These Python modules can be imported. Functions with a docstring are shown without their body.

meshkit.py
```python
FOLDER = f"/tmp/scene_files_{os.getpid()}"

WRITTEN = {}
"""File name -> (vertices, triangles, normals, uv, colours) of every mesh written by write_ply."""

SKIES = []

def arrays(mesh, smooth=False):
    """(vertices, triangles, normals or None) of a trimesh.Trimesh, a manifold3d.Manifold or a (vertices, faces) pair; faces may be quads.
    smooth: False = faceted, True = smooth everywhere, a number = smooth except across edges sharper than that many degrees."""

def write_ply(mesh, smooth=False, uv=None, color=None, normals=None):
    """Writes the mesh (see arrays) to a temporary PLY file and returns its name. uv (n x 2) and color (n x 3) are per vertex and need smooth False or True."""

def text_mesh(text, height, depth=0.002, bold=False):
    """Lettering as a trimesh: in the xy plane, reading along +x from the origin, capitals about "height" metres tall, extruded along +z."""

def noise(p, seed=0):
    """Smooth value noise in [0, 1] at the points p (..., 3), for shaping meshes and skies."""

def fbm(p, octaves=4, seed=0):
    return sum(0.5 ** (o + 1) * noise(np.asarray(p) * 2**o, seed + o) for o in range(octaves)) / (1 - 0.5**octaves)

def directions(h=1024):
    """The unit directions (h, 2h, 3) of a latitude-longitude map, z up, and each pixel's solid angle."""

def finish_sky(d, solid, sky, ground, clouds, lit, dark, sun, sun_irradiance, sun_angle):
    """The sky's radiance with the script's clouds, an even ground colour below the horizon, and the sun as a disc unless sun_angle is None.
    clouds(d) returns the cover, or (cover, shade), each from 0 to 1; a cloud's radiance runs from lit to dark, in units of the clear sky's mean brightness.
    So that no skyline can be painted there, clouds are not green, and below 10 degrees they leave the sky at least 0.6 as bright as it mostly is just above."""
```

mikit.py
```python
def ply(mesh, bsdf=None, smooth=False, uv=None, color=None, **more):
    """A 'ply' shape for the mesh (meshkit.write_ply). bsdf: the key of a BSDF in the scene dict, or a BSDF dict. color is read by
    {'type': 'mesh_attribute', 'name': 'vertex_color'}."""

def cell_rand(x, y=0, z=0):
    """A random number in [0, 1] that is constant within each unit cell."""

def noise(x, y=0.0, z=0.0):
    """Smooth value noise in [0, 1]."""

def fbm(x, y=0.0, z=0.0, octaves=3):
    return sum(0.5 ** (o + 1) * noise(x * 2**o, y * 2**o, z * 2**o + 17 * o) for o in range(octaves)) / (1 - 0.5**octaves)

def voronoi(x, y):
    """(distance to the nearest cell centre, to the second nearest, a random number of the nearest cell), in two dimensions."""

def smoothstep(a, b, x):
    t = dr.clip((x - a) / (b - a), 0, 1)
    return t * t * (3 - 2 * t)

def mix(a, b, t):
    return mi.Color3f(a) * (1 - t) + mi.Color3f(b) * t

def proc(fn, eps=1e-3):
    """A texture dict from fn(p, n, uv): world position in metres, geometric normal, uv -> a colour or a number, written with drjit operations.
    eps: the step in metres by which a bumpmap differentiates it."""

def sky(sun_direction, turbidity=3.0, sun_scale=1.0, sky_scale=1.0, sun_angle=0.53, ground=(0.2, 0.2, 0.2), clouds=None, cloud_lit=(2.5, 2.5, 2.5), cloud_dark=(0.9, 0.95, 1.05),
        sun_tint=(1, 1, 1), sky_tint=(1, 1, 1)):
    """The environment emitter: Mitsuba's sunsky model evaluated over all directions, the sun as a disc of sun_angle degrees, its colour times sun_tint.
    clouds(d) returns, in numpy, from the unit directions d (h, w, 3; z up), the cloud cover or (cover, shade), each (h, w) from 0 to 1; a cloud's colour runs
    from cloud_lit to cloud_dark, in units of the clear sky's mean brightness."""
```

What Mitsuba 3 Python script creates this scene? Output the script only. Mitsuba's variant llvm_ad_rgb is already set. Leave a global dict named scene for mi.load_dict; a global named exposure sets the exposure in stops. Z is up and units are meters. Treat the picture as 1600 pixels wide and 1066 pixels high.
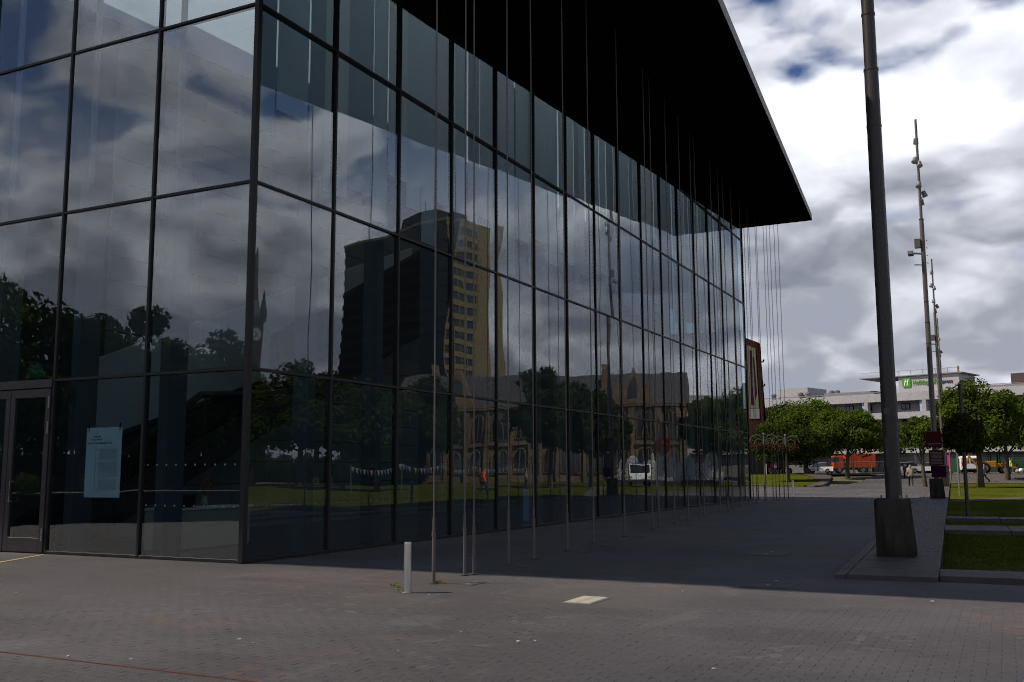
import math, random
import numpy as np, trimesh, manifold3d as m3
import drjit as dr
import mitsuba as mi
import mikit, meshkit
from mikit import proc, noise, fbm, voronoi, cell_rand, smoothstep, mix
from shapely.geometry import Polygon, Point

random.seed(7)
rng = np.random.default_rng(7)
T = mi.ScalarTransform4f
scene, labels = {'type': 'scene'}, {}

# ------------------------------------------------------------------ camera, sky, exposure
CAM = np.array([-13.5317, -12.0059, 1.6])
PITCH, YAW, ROLL = 0.129694, 0.462421, -0.004275
fw = np.array([math.cos(PITCH) * math.cos(YAW), math.cos(PITCH) * math.sin(YAW), math.sin(PITCH)])
_r = np.array([math.sin(YAW), -math.cos(YAW), 0.0]); _u = np.cross(_r, fw)
_up = -_r * math.sin(ROLL) + _u * math.cos(ROLL)
scene['camera'] = {'type': 'perspective', 'fov': 54.9375, 'fov_axis': 'x', 'near_clip': 0.1, 'far_clip': 3000.0,
                   'to_world': T().look_at(origin=CAM.tolist(), target=(CAM + fw).tolist(), up=_up.tolist())}
exposure = 0.76
SUN = np.array([-0.47, 0.883, 1.2])


def clouds(d):
    z = np.maximum(d[..., 2], 0.0)
    q = d * np.array([3.8, 3.8, 7.0])
    w = np.stack([meshkit.fbm(q * 1.3 + o, 4, 5) - 0.5 for o in (11.0, 51.0, 91.0)], -1)
    wq = q + w * 0.7
    a = meshkit.fbm(wq * 1.1 + 17.7, 7, 2)
    a2 = meshkit.fbm((wq + np.array([-0.05, 0.09, 0.26])) * 1.1 + 17.7, 7, 2)
    b = meshkit.fbm(wq * 3.1 + 9.1, 6, 8)
    c = meshkit.fbm(q * 0.6 + 27.0 + 17.7, 3, 4)
    dens = 0.62 * a + 0.38 * b
    thr = 0.355 + 0.25 * np.clip((z - 0.33) / 0.35, 0, 1)
    cover = np.clip((dens - thr) / 0.085, 0, 1)
    cover = np.maximum(cover, np.clip(1.75 - z * 5.0, 0, 1))
    low = np.clip(1.5 - z * 3.4, 0, 1)
    thick = np.clip((0.45 * c + 0.55 * dens - 0.42) / 0.16, 0, 1)
    relief = (a2 - a) * 3.6 + (b - 0.5) * 1.3
    shade = (0.06 + 0.10 * low + 0.85 * thick * (0.25 + 0.75 * low) + relief * (0.5 + 0.6 * low))
    shade = np.where(shade > 0.6, 0.6 + 0.4 * np.tanh((shade - 0.6) / 0.5), shade)
    return cover, shade


scene['sky_light'] = mikit.sky(SUN.tolist(), turbidity=3.0, sun_scale=2.05, sky_scale=0.75, sun_tint=(0.93, 0.97, 1.08), clouds=clouds, cloud_lit=(6.6, 6.75, 7.25),
                               cloud_dark=(1.2, 1.35, 1.75), sky_tint=(1.15, 1.25, 1.65), ground=(0.08, 0.08, 0.07))

# ------------------------------------------------------------------ helpers


class MB:
    """collects vertices and triangles of one mesh"""

    def __init__(self):
        self.v, self.f, self.n = [], [], 0

    def add(self, v, f):
        v = np.asarray(v, float); f = np.asarray(f, int)
        if f.shape[1] == 4:
            f = np.vstack([f[:, [0, 1, 2]], f[:, [0, 2, 3]]])
        self.v.append(v); self.f.append(f + self.n); self.n += len(v)
        return self

    def mesh(self, m, M=None):
        v = np.asarray(m.vertices, float)
        if M is not None:
            v = v @ M[:3, :3].T + M[:3, 3]
        return self.add(v, m.faces)

    def box(self, x0, x1, y0, y1, z0, z1, M=None):
        v = np.array([[x, y, z] for x in (x0, x1) for y in (y0, y1) for z in (z0, z1)], float)
        if M is not None:
            v = v @ M[:3, :3].T + M[:3, 3]
        return self.add(v, [[0, 1, 3], [0, 3, 2], [4, 6, 7], [4, 7, 5], [0, 4, 5], [0, 5, 1], [2, 3, 7], [2, 7, 6], [0, 2, 6], [0, 6, 4], [1, 5, 7], [1, 7, 3]])

    def cbox(self, x0, x1, y0, y1, z0, z1, c=0.01, M=None):
        """box with chamfered edges"""
        pts = []
        for sx in (0, 1):
            for sy in (0, 1):
                for sz in (0, 1):
                    X, Y, Z = (x0, x1)[sx], (y0, y1)[sy], (z0, z1)[sz]
                    dx, dy, dz = (1 - 2 * sx) * c, (1 - 2 * sy) * c, (1 - 2 * sz) * c
                    pts += [[X, Y + dy, Z + dz], [X + dx, Y, Z + dz], [X + dx, Y + dy, Z]]
        m = trimesh.convex.convex_hull(np.array(pts))
        return self.mesh(m, M)

    def tube(self, pts, rad, sides=8, caps=True):
        p = np.asarray(pts, float); r = np.broadcast_to(np.asarray(rad, float), (len(p),))
        t = np.gradient(p, axis=0); t /= np.linalg.norm(t, axis=1, keepdims=True) + 1e-12
        ref = np.array([0, 0, 1.0]) if abs(t[0][2]) < 0.9 else np.array([1.0, 0, 0])
        a = np.cross(t, ref); a /= np.linalg.norm(a, axis=1, keepdims=True) + 1e-12
        b = np.cross(t, a)
        ang = np.arange(sides) * 2 * np.pi / sides
        v = p[:, None] + r[:, None, None] * (np.cos(ang)[None, :, None] * a[:, None] + np.sin(ang)[None, :, None] * b[:, None])
        i, j = np.meshgrid(np.arange(len(p) - 1), np.arange(sides), indexing='ij')
        q = np.stack([i * sides + j, i * sides + (j + 1) % sides, (i + 1) * sides + (j + 1) % sides, (i + 1) * sides + j], -1).reshape(-1, 4)
        v = v.reshape(-1, 3)
        f = np.vstack([q[:, [0, 1, 2]], q[:, [0, 2, 3]]])
        if caps:
            k = len(v); v = np.vstack([v, p[:1], p[-1:]])
            e = np.arange(sides); L = (len(p) - 1) * sides
            f = np.vstack([f, np.stack([e * 0 + k, (e + 1) % sides, e], 1), np.stack([e * 0 + k + 1, L + e, L + (e + 1) % sides], 1)])
        return self.add(v, f[:, ::-1])

    def prism(self, poly, t0, t1, M=None):
        """polygon (2-D, x-z plane) extruded along y from t0 to t1"""
        p = Polygon(poly)
        m = trimesh.creation.extrude_polygon(p, t1 - t0, engine='earcut')
        v = np.asarray(m.vertices)
        v = np.stack([v[:, 0], v[:, 2] + t0, v[:, 1]], 1)
        if M is not None:
            v = v @ M[:3, :3].T + M[:3, 3]
        return self.add(v, m.faces[:, ::-1])

    def slab(self, poly, z0, z1, M=None):
        """polygon in plan extruded from z0 to z1"""
        m = trimesh.creation.extrude_polygon(Polygon(poly), z1 - z0, engine='earcut')
        v = np.asarray(m.vertices) + [0, 0, z0]
        if M is not None:
            v = v @ M[:3, :3].T + M[:3, 3]
        return self.add(v, m.faces)

    def ball(self, c, r, sub=2, M=None):
        m = trimesh.creation.icosphere(subdivisions=sub, radius=1.0)
        v = np.asarray(m.vertices) * np.asarray(r) + np.asarray(c)
        if M is not None:
            v = v @ M[:3, :3].T + M[:3, 3]
        return self.add(v, m.faces)

    def get(self):
        return np.vstack(self.v), np.vstack(self.f)

    def put(self, key, bsdf, smooth=False, **kw):
        return put(key, self.get(), bsdf, smooth, **kw)


def put(key, mesh, bsdf, smooth=False, **kw):
    k, i = key, 0
    while k in scene:
        i += 1; k = f'{key}_{i:03d}'
    scene[k] = mikit.ply(mesh, bsdf, smooth=smooth, **kw)
    return k


_things = {}


def thing(name, label, cat=None, group=None, kind=None):
    i = _things.get(name, -1) + 1
    _things[name] = i
    key = name if i == 0 else f'{name}_{i:03d}'
    e = {'label': label}
    if cat: e['category'] = cat
    if group: e['group'] = group
    if kind: e['kind'] = kind
    labels[key] = e
    return key


def frame(loc=(0, 0, 0), rot=0.0, s=1.0):
    c, n = math.cos(rot), math.sin(rot)
    return np.array([[c * s, -n * s, 0, loc[0]], [n * s, c * s, 0, loc[1]], [0, 0, s, loc[2]], [0, 0, 0, 1.0]])


def hz(x):
    """height of the ground: level square, the street behind it a little higher"""
    t = np.clip((np.asarray(x, float) - 92.0) / 26.0, 0, 1)
    return 0.9 * t * t * (3 - 2 * t)


def sheet(key, poly, z, bsdf, cell=6.0, label=None, kind='structure', thick=0.0):
    """flat sheet over a plan polygon that follows hz(); skirts of depth thick"""
    p = Polygon(poly)
    x0, y0, x1, y1 = p.bounds
    mb = MB()
    xs = np.concatenate([[x0], np.arange(math.ceil(x0 / cell) * cell, x1, cell), [x1]])
    keep = [a for a in xs if not (a not in (x0, x1) and a < 90) and not (a not in (x0, x1) and a > 120)]
    from shapely.geometry import box as sbox
    for a, b in zip(keep[:-1], keep[1:]):
        q = p.intersection(sbox(a, y0 - 1, b, y1 + 1))
        for g in getattr(q, 'geoms', [q]):
            if g.geom_type != 'Polygon' or g.area < 1e-6: continue
            v2, f = trimesh.creation.triangulate_polygon(g, engine='earcut')
            mb.add(np.column_stack([v2, hz(v2[:, 0]) + z]), f)
    if thick:
        c = np.array(p.exterior.coords)
        if not p.exterior.is_ccw: c = c[::-1]
        for A, B in zip(c[:-1], c[1:]):
            n = 12 if abs(A[0] - B[0]) > 20 else 1
            for i in range(n):
                P, Q = A + (B - A) * i / n, A + (B - A) * (i + 1) / n
                za, zb = hz(P[0]) + z, hz(Q[0]) + z
                mb.add([[*P, za - thick], [*Q, zb - thick], [*Q, zb], [*P, za]], [[0, 1, 2, 3]])
    k = mb.put(key, bsdf)
    if label is not None and '__' not in key:
        labels[k] = {'label': label, 'kind': kind}
    return k


ORD = ['first', 'second', 'third', 'fourth', 'fifth', 'sixth', 'seventh', 'eighth', 'ninth', 'tenth', 'eleventh', 'twelfth', 'thirteenth', 'fourteenth', 'fifteenth',
       'sixteenth', 'seventeenth', 'eighteenth', 'nineteenth', 'twentieth', 'twenty-first', 'twenty-second', 'twenty-third', 'twenty-fourth', 'twenty-fifth', 'twenty-sixth', 'twenty-seventh', 'twenty-eighth', 'twenty-ninth', 'thirtieth']

# ------------------------------------------------------------------ materials


def two(b):
    return {'type': 'twosided', 'b': b}


def dif(c):
    return two({'type': 'diffuse', 'reflectance': {'type': 'rgb', 'value': list(c)}})


def prin(c, rough=0.5, metal=0.0, spec=0.5, **k):
    if not isinstance(c, dict): c = {'type': 'rgb', 'value': list(c)}
    return two({'type': 'principled', 'base_color': c, 'roughness': rough, 'metallic': metal, 'specular': spec, **k})


PL, PW = 0.21, 0.105    # paving block, running along y


def paver_cells(p):
    i = dr.floor(p.x / PW)
    off = (i - 2 * dr.floor(i / 2)) * (PL / 2)
    y = p.y + off
    j = dr.floor(y / PL)
    fx, fy = p.x - i * PW, y - j * PL
    e = dr.minimum(dr.minimum(fx, PW - fx), dr.minimum(fy, PL - fy))
    return i, j, e


def paver_tone(p):
    i, j, e = paver_cells(p)
    r = cell_rand(i, j, 3)
    big = fbm(p.x * 0.35, p.y * 0.35, 1.0, 3)
    red = smoothstep(0.62, 0.78, fbm(p.x * 0.9, p.y * 0.9, 7.0, 3)) * smoothstep(0.35, 0.9, r)
    base = mix((0.040, 0.038, 0.0415), (0.056, 0.053, 0.0575), 0.28 * r + 0.72 * big)
    base = mix(base, (0.085, 0.05, 0.04), 0.4 * red)
    base = base * (0.58 + 0.84 * fbm(p.x * 0.16 + 3, p.y * 0.22, 6.0, 5)) * (0.9 + 0.2 * smoothstep(0.35, 0.65, fbm(p.x * 1.1, p.y * 0.5, 12.0, 4)))
    grain = fbm(p.x * 60, p.y * 60, 2.0, 2)
    base = base * (0.82 + 0.36 * grain)
    gum = smoothstep(0.80, 0.84, noise(p.x * 9 + 3, p.y * 9, 5.0)) * smoothstep(0.5, 0.8, noise(p.x * 0.8, p.y * 0.8, 4.0))
    pale = smoothstep(0.66, 0.80, fbm(p.x * 0.7 + 40, p.y * 1.6, 3.0, 4)) * 0.5
    base = mix(base, (0.115, 0.112, 0.11), 0.25 * gum + 0.35 * pale)
    return base, e


def f_paving(p, n, uv):
    base, e = paver_tone(p)
    moss = smoothstep(0.40, 0.62, fbm(p.x * 0.55 + 9, p.y * 0.55, 2.0, 3))
    joint = mix((0.036, 0.033, 0.033), (0.105, 0.10, 0.028), moss * noise(p.x * 14, p.y * 14, 1.0))
    return mix(joint, base, smoothstep(0.002, 0.006, e))


def f_paving_h(p, n, uv):
    i, j, e = paver_cells(p)
    return smoothstep(0.001, 0.007, e) * 0.0022 + cell_rand(i, j, 8) * 0.0008 + 0.0012 * fbm(p.x * 40, p.y * 40, 1.0, 2)


def f_paver_top(p, n, uv):
    return paver_tone(p)[0]


def f_joint(p, n, uv):
    moss = smoothstep(0.40, 0.62, fbm(p.x * 0.55 + 9, p.y * 0.55, 2.0, 3))
    return mix((0.032, 0.029, 0.029), (0.105, 0.10, 0.028), moss * noise(p.x * 14, p.y * 14, 1.0))


def f_grass(p, n, uv):
    a = fbm(p.x * 0.5, p.y * 0.5, 0.0, 4)
    b = noise(p.x * 9, p.y * 9, 0.0)
    c = mix((0.040, 0.052, 0.006), (0.083, 0.092, 0.012), a)
    c = mix(c, (0.10, 0.095, 0.035), smoothstep(0.62, 0.80, fbm(p.x * 0.23 + 5, p.y * 0.23, 3.0, 3)) * 0.6)
    return c * (0.7 + 0.6 * b)


def f_concrete(p, n, uv):
    a = fbm(p.x * 2.2, p.y * 2.2, p.z * 2.2, 4)
    s = smoothstep(0.45, 0.75, fbm(p.x * 7 + p.y * 7, 1.0, p.z * 0.9, 4))
    c = mix((0.024, 0.022, 0.019), (0.058, 0.053, 0.046), a)
    c = mix(c, (0.012, 0.011, 0.009), 0.75 * s)
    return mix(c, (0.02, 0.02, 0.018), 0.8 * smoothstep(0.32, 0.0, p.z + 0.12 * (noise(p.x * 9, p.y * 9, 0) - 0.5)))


def f_slab(p, n, uv):
    a = fbm(p.x * 1.6, p.y * 1.6, p.z * 1.6, 4)
    s = fbm(p.x * 26, p.y * 26, p.z * 26, 2)
    return mix((0.042, 0.036, 0.034), (0.068, 0.058, 0.053), a) * (0.85 + 0.3 * s)


def f_limestone(p, n, uv):
    r = cell_rand(dr.floor(p.x / 3.0), dr.floor(p.z / 0.62), 2)
    a = fbm(p.x * 1.3, p.y * 1.3, p.z * 5.0, 3)
    return mix((0.13, 0.131, 0.13), (0.175, 0.175, 0.173), 0.5 * r + 0.5 * a)


def f_sandstone(p, n, uv):
    u = p.x * 0.35 + p.y * 0.93
    k = dr.floor(p.z / 0.4)
    e = dr.abs(p.z / 0.4 - k - 0.5)
    r = cell_rand(dr.floor((u + 0.5 * (k - 2 * dr.floor(k / 2))) / 0.9), k, 4)
    soot = smoothstep(0.35, 0.75, fbm(p.x * 0.4, p.y * 0.4, p.z * 0.35, 4))
    c = mix((0.17, 0.125, 0.08), (0.25, 0.19, 0.12), r)
    c = mix(c, (0.10, 0.08, 0.06), 0.6 * soot)
    return c * (1 - 0.3 * smoothstep(0.44, 0.49, e))


def f_slate(p, n, uv):
    return mix((0.05, 0.05, 0.055), (0.11, 0.11, 0.12), fbm(p.x * 3, p.y * 3, p.z * 6, 3))


def f_leaf(dark, light, seed):
    def fn(p, n, uv):
        a = noise(p.x * 2.7 + seed, p.y * 2.7, p.z * 2.7)
        b = fbm(p.x * 0.6, p.y * 0.6, p.z * 0.6 + seed, 2)
        return mix(dark, light, 0.55 * a + 0.45 * b)
    return fn


def f_bark(p, n, uv):
    return mix((0.05, 0.04, 0.03), (0.12, 0.10, 0.08), fbm(p.x * 12, p.y * 12, p.z * 3, 3))


def f_rust(p, n, uv):
    return mix((0.030, 0.011, 0.007), (0.058, 0.023, 0.015), fbm(p.x * 1.5, p.y * 1.5, p.z * 0.8, 4))


def f_steel(p, n, uv):
    return mix((0.58, 0.57, 0.55), (0.74, 0.73, 0.71), fbm(p.x * 30, p.y * 30, p.z * 3.0, 3))


def f_white(p, n, uv):
    s = smoothstep(0.5, 0.8, fbm(p.x * 0.5, p.y * 1.2, p.z * 0.2, 4))
    return mix((0.40, 0.40, 0.42), (0.31, 0.31, 0.33), 0.6 * s)


def f_mast(p, n, uv):
    return mix((0.020, 0.0185, 0.0195), (0.031, 0.0285, 0.028), fbm(p.x * 5, p.y * 5, p.z * 0.8, 3))


def f_ground(p, n, uv):
    return mix((0.09, 0.10, 0.05), (0.16, 0.15, 0.12), fbm(p.x * 0.05, p.y * 0.05, 0, 4))


def f_asphalt(p, n, uv):
    return mix((0.05, 0.05, 0.05), (0.085, 0.083, 0.08), fbm(p.x * 0.8, p.y * 0.8, 0, 4))


def f_lightpaving(p, n, uv):
    i, j = dr.floor(p.x / 0.6), dr.floor(p.y / 0.6)
    return mix((0.085, 0.076, 0.07), (0.12, 0.108, 0.10), 0.5 * cell_rand(i, j, 1) + 0.5 * fbm(p.x * 0.5, p.y * 0.5, 0, 3))


mats = {
    'paving': {'type': 'bumpmap', 'arbitrary': proc(f_paving_h, 2e-3), 'scale': 1.0, 'nested': prin(proc(f_paving), 0.75, 0, 0.35)},
    'paver_top': prin(proc(f_paver_top), 0.72, 0, 0.35),
    'joint': two({'type': 'diffuse', 'reflectance': proc(f_joint)}),
    'grass': two({'type': 'diffuse', 'reflectance': proc(f_grass)}),
    'concrete': two({'type': 'diffuse', 'reflectance': proc(f_concrete)}),
    'slabstone': prin(proc(f_slab), 0.7, 0, 0.3),
    'limestone': two({'type': 'diffuse', 'reflectance': proc(f_limestone)}),
    'limestone_joint': dif((0.06, 0.059, 0.056)),
    'sandstone': two({'type': 'diffuse', 'reflectance': proc(f_sandstone)}),
    'slate': two({'type': 'diffuse', 'reflectance': proc(f_slate)}),
    'bark': two({'type': 'diffuse', 'reflectance': proc(f_bark)}),
    'rust': two({'type': 'diffuse', 'reflectance': proc(f_rust)}),
    'stainless': prin(proc(f_steel), 0.26, 1.0, 0.5),
    'rodsteel': prin((0.10, 0.088, 0.082), 0.5, 0.2, 0.35),
    'white': two({'type': 'diffuse', 'reflectance': proc(f_white)}),
    'mast': prin(proc(f_mast), 0.42, 0.1, 0.4),
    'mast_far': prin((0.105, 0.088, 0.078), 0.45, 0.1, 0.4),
    'earth': two({'type': 'diffuse', 'reflectance': proc(f_ground)}),
    'asphalt': two({'type': 'diffuse', 'reflectance': proc(f_asphalt)}),
    'light_paving': two({'type': 'diffuse', 'reflectance': proc(f_lightpaving)}),
    'glass': {'type': 'thindielectric', 'int_ior': 2.2, 'specular_transmittance': {'type': 'rgb', 'value': [0.47, 0.61, 0.67]}, 'specular_reflectance': {'type': 'rgb', 'value': [0.55, 0.58, 0.60]}},
    'far_glass': prin((0.02, 0.024, 0.028), 0.08, 0, 0.8),
    'frame': prin((0.010, 0.010, 0.011), 0.5, 0.0, 0.25),
    'door_frame': prin((0.032, 0.027, 0.031), 0.42, 0.2, 0.4),
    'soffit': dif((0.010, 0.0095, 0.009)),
    'fascia': prin((0.055, 0.05, 0.04), 0.5, 0.1, 0.4),
    'blind_a': {'type': 'principledthin', 'base_color': {'type': 'rgb', 'value': [0.95, 0.96, 0.97]}, 'roughness': 0.8, 'diff_trans': 1.95, 'spec_trans': 0.0},
    'blind_b': {'type': 'principledthin', 'base_color': {'type': 'rgb', 'value': [0.86, 0.89, 0.92]}, 'roughness': 0.8, 'diff_trans': 1.95, 'spec_trans': 0.0},
    'blind_c': {'type': 'principledthin', 'base_color': {'type': 'rgb', 'value': [0.74, 0.77, 0.81]}, 'roughness': 0.8, 'diff_trans': 1.95, 'spec_trans': 0.0},

    'soot_stone': dif((0.035, 0.032, 0.028)),
    'plaster': dif((0.55, 0.55, 0.53)),
    'dim_plaster': dif((0.10, 0.10, 0.10)),
    'fin': prin((0.075, 0.08, 0.095), 0.4, 0.1, 0.4),
    'floor': prin((0.04, 0.04, 0.04), 0.3, 0, 0.4),
    'stair_dark': prin((0.012, 0.012, 0.013), 0.5, 0, 0.3),
    'opal': {'type': 'principledthin', 'base_color': {'type': 'rgb', 'value': [0.52, 0.57, 0.62]}, 'roughness': 0.7, 'diff_trans': 1.25, 'spec_trans': 0.0, 'spec_tint': 0.0},
    'paper': dif((0.80, 0.82, 0.82)),
    'ink': dif((0.03, 0.03, 0.035)),
    'greyink': dif((0.22, 0.23, 0.24)),
    'dot': dif((0.2, 0.2, 0.2)),
    'timber': prin((0.36, 0.30, 0.22), 0.5, 0, 0.4),
    'black': dif((0.012, 0.012, 0.012)),
    'dark_grey': dif((0.05, 0.05, 0.052)),
    'mid_grey': dif((0.24, 0.24, 0.25)),
    'recess': dif((0.15, 0.15, 0.155)),
    'pale_grey': dif((0.36, 0.36, 0.37)),
    'tower_dark': dif((0.022, 0.021, 0.02)),
    'tower_stone': dif((0.20, 0.17, 0.10)),
    'brown': prin((0.075, 0.05, 0.045), 0.6, 0, 0.3),
    'sign_green': dif((0.10, 0.32, 0.05)),
    'sign_blue': dif((0.035, 0.045, 0.10)),
    'sign_white': dif((0.85, 0.85, 0.85)),
    'orange': prin((0.40, 0.06, 0.018), 0.35, 0, 0.5),
    'purple': prin((0.13, 0.055, 0.22), 0.35, 0, 0.5),
    'magenta': dif((0.70, 0.05, 0.30)),
    'car_white': prin((0.78, 0.79, 0.80), 0.22, 0, 0.5, clearcoat=0.6),
    'digger_yellow': prin((0.42, 0.19, 0.02), 0.4, 0, 0.5),
    'tyre': dif((0.02, 0.02, 0.02)),
    'lamp_glass': prin((0.45, 0.45, 0.42), 0.2, 0, 0.6),
    'red_light': prin((0.5, 0.03, 0.02), 0.25, 0, 0.5),
    'skin': dif((0.42, 0.26, 0.19)),
    'hair': dif((0.03, 0.022, 0.018)),
    'grey_hair': dif((0.25, 0.24, 0.23)),
    'beige': dif((0.42, 0.35, 0.26)),
    'navy': dif((0.025, 0.03, 0.05)),
    'charcoal': dif((0.04, 0.04, 0.042)),
    'pale_blue': dif((0.35, 0.45, 0.60)),
    'hivis': dif((0.62, 0.75, 0.05)),
    'hiorange': dif((0.90, 0.16, 0.03)),
    'jeans': dif((0.05, 0.07, 0.13)),
    'banner_red': dif((0.065, 0.011, 0.014)),
    'banner_brown': dif((0.075, 0.022, 0.014)),
    'banner_purple': dif((0.032, 0.007, 0.024)),
    'flower_red': dif((0.22, 0.04, 0.04)),
    'flower_deep': dif((0.13, 0.03, 0.03)),
    'flower_pink': dif((0.2, 0.05, 0.06)),
    'flower_dark': dif((0.055, 0.02, 0.03)),
    'screen_art': dif((0.13, 0.15, 0.09)),
    'fence_green': dif((0.05, 0.10, 0.06)),
    'galv': prin((0.20, 0.20, 0.205), 0.5, 0.4, 0.4),
    'cover_stone': dif((0.34, 0.32, 0.28)),
    'cover_dark': prin((0.048, 0.046, 0.048), 0.7, 0, 0.4),
    'cover_grey': dif((0.10, 0.097, 0.095)),
    'red_line': dif((0.095, 0.046, 0.033)),
    'yellow_line': dif((0.40, 0.33, 0.17)),
    'water_white': {'type': 'principledthin', 'base_color': {'type': 'rgb', 'value': [0.85, 0.88, 0.9]}, 'roughness': 0.6, 'diff_trans': 1.0, 'spec_trans': 0.0},
    'flag_white': dif((0.22, 0.26, 0.30)),
    'flag_blue': dif((0.08, 0.12, 0.35)),
    'flag_orange': dif((0.2, 0.08, 0.03)),
    'weed': {'type': 'principledthin', 'base_color': {'type': 'rgb', 'value': [0.20, 0.24, 0.05]}, 'roughness': 0.7, 'diff_trans': 0.6, 'spec_trans': 0.0},
    'litter': dif((0.36, 0.355, 0.35)),
    'exit_green': dif((0.03, 0.12, 0.085)),
    'terracotta': dif((0.33, 0.14, 0.09)),
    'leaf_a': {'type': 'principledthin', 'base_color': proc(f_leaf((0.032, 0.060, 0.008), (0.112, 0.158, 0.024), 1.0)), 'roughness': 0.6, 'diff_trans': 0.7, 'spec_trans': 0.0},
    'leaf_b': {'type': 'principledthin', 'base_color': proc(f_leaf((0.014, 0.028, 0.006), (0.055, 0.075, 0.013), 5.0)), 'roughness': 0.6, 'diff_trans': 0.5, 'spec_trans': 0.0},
}
for k_, b_ in mats.items():
    scene['m_' + k_] = b_
    mats[k_] = 'm_' + k_
M = type('M', (), {k_: 'm_' + k_ for k_ in mats})

# ------------------------------------------------------------------ ground, paving, lawns
sheet('ground', [(-900, -900), (2400, -900), (2400, 900), (-900, 900)], -0.16, M.earth, label='wide open ground around the square reaching to the horizon')
DX, DY = 0.0, 0.0


def strip_y(x):            # outer edge of the paving: the border of stone slabs that carries the masts
    return -9.62 + 0.0457 * (x - 1.8)


PAVER_ZONE = Polygon([(-5.75, -0.9), (-0.35, -12.45), (-5.3, -12.5), (-8.9, -5.3)])
pave = Polygon([(-60, 60), (-60, -60), (2.3, -60), (1.9, -9.62), (60, strip_y(60)), (96, -5.3), (112, -4.6), (112, 2.0), (74.6, 2.6), (76.6, 8.9), (60, 30), (38.5, 30), (38.5, 60)])
sheet('paving', list(pave.difference(PAVER_ZONE).exterior.coords) if pave.difference(PAVER_ZONE).interiors == () else list(pave.exterior.coords), -0.004, M.paving, label='dark purple grey block paving of the square in front of the glass building')
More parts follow.
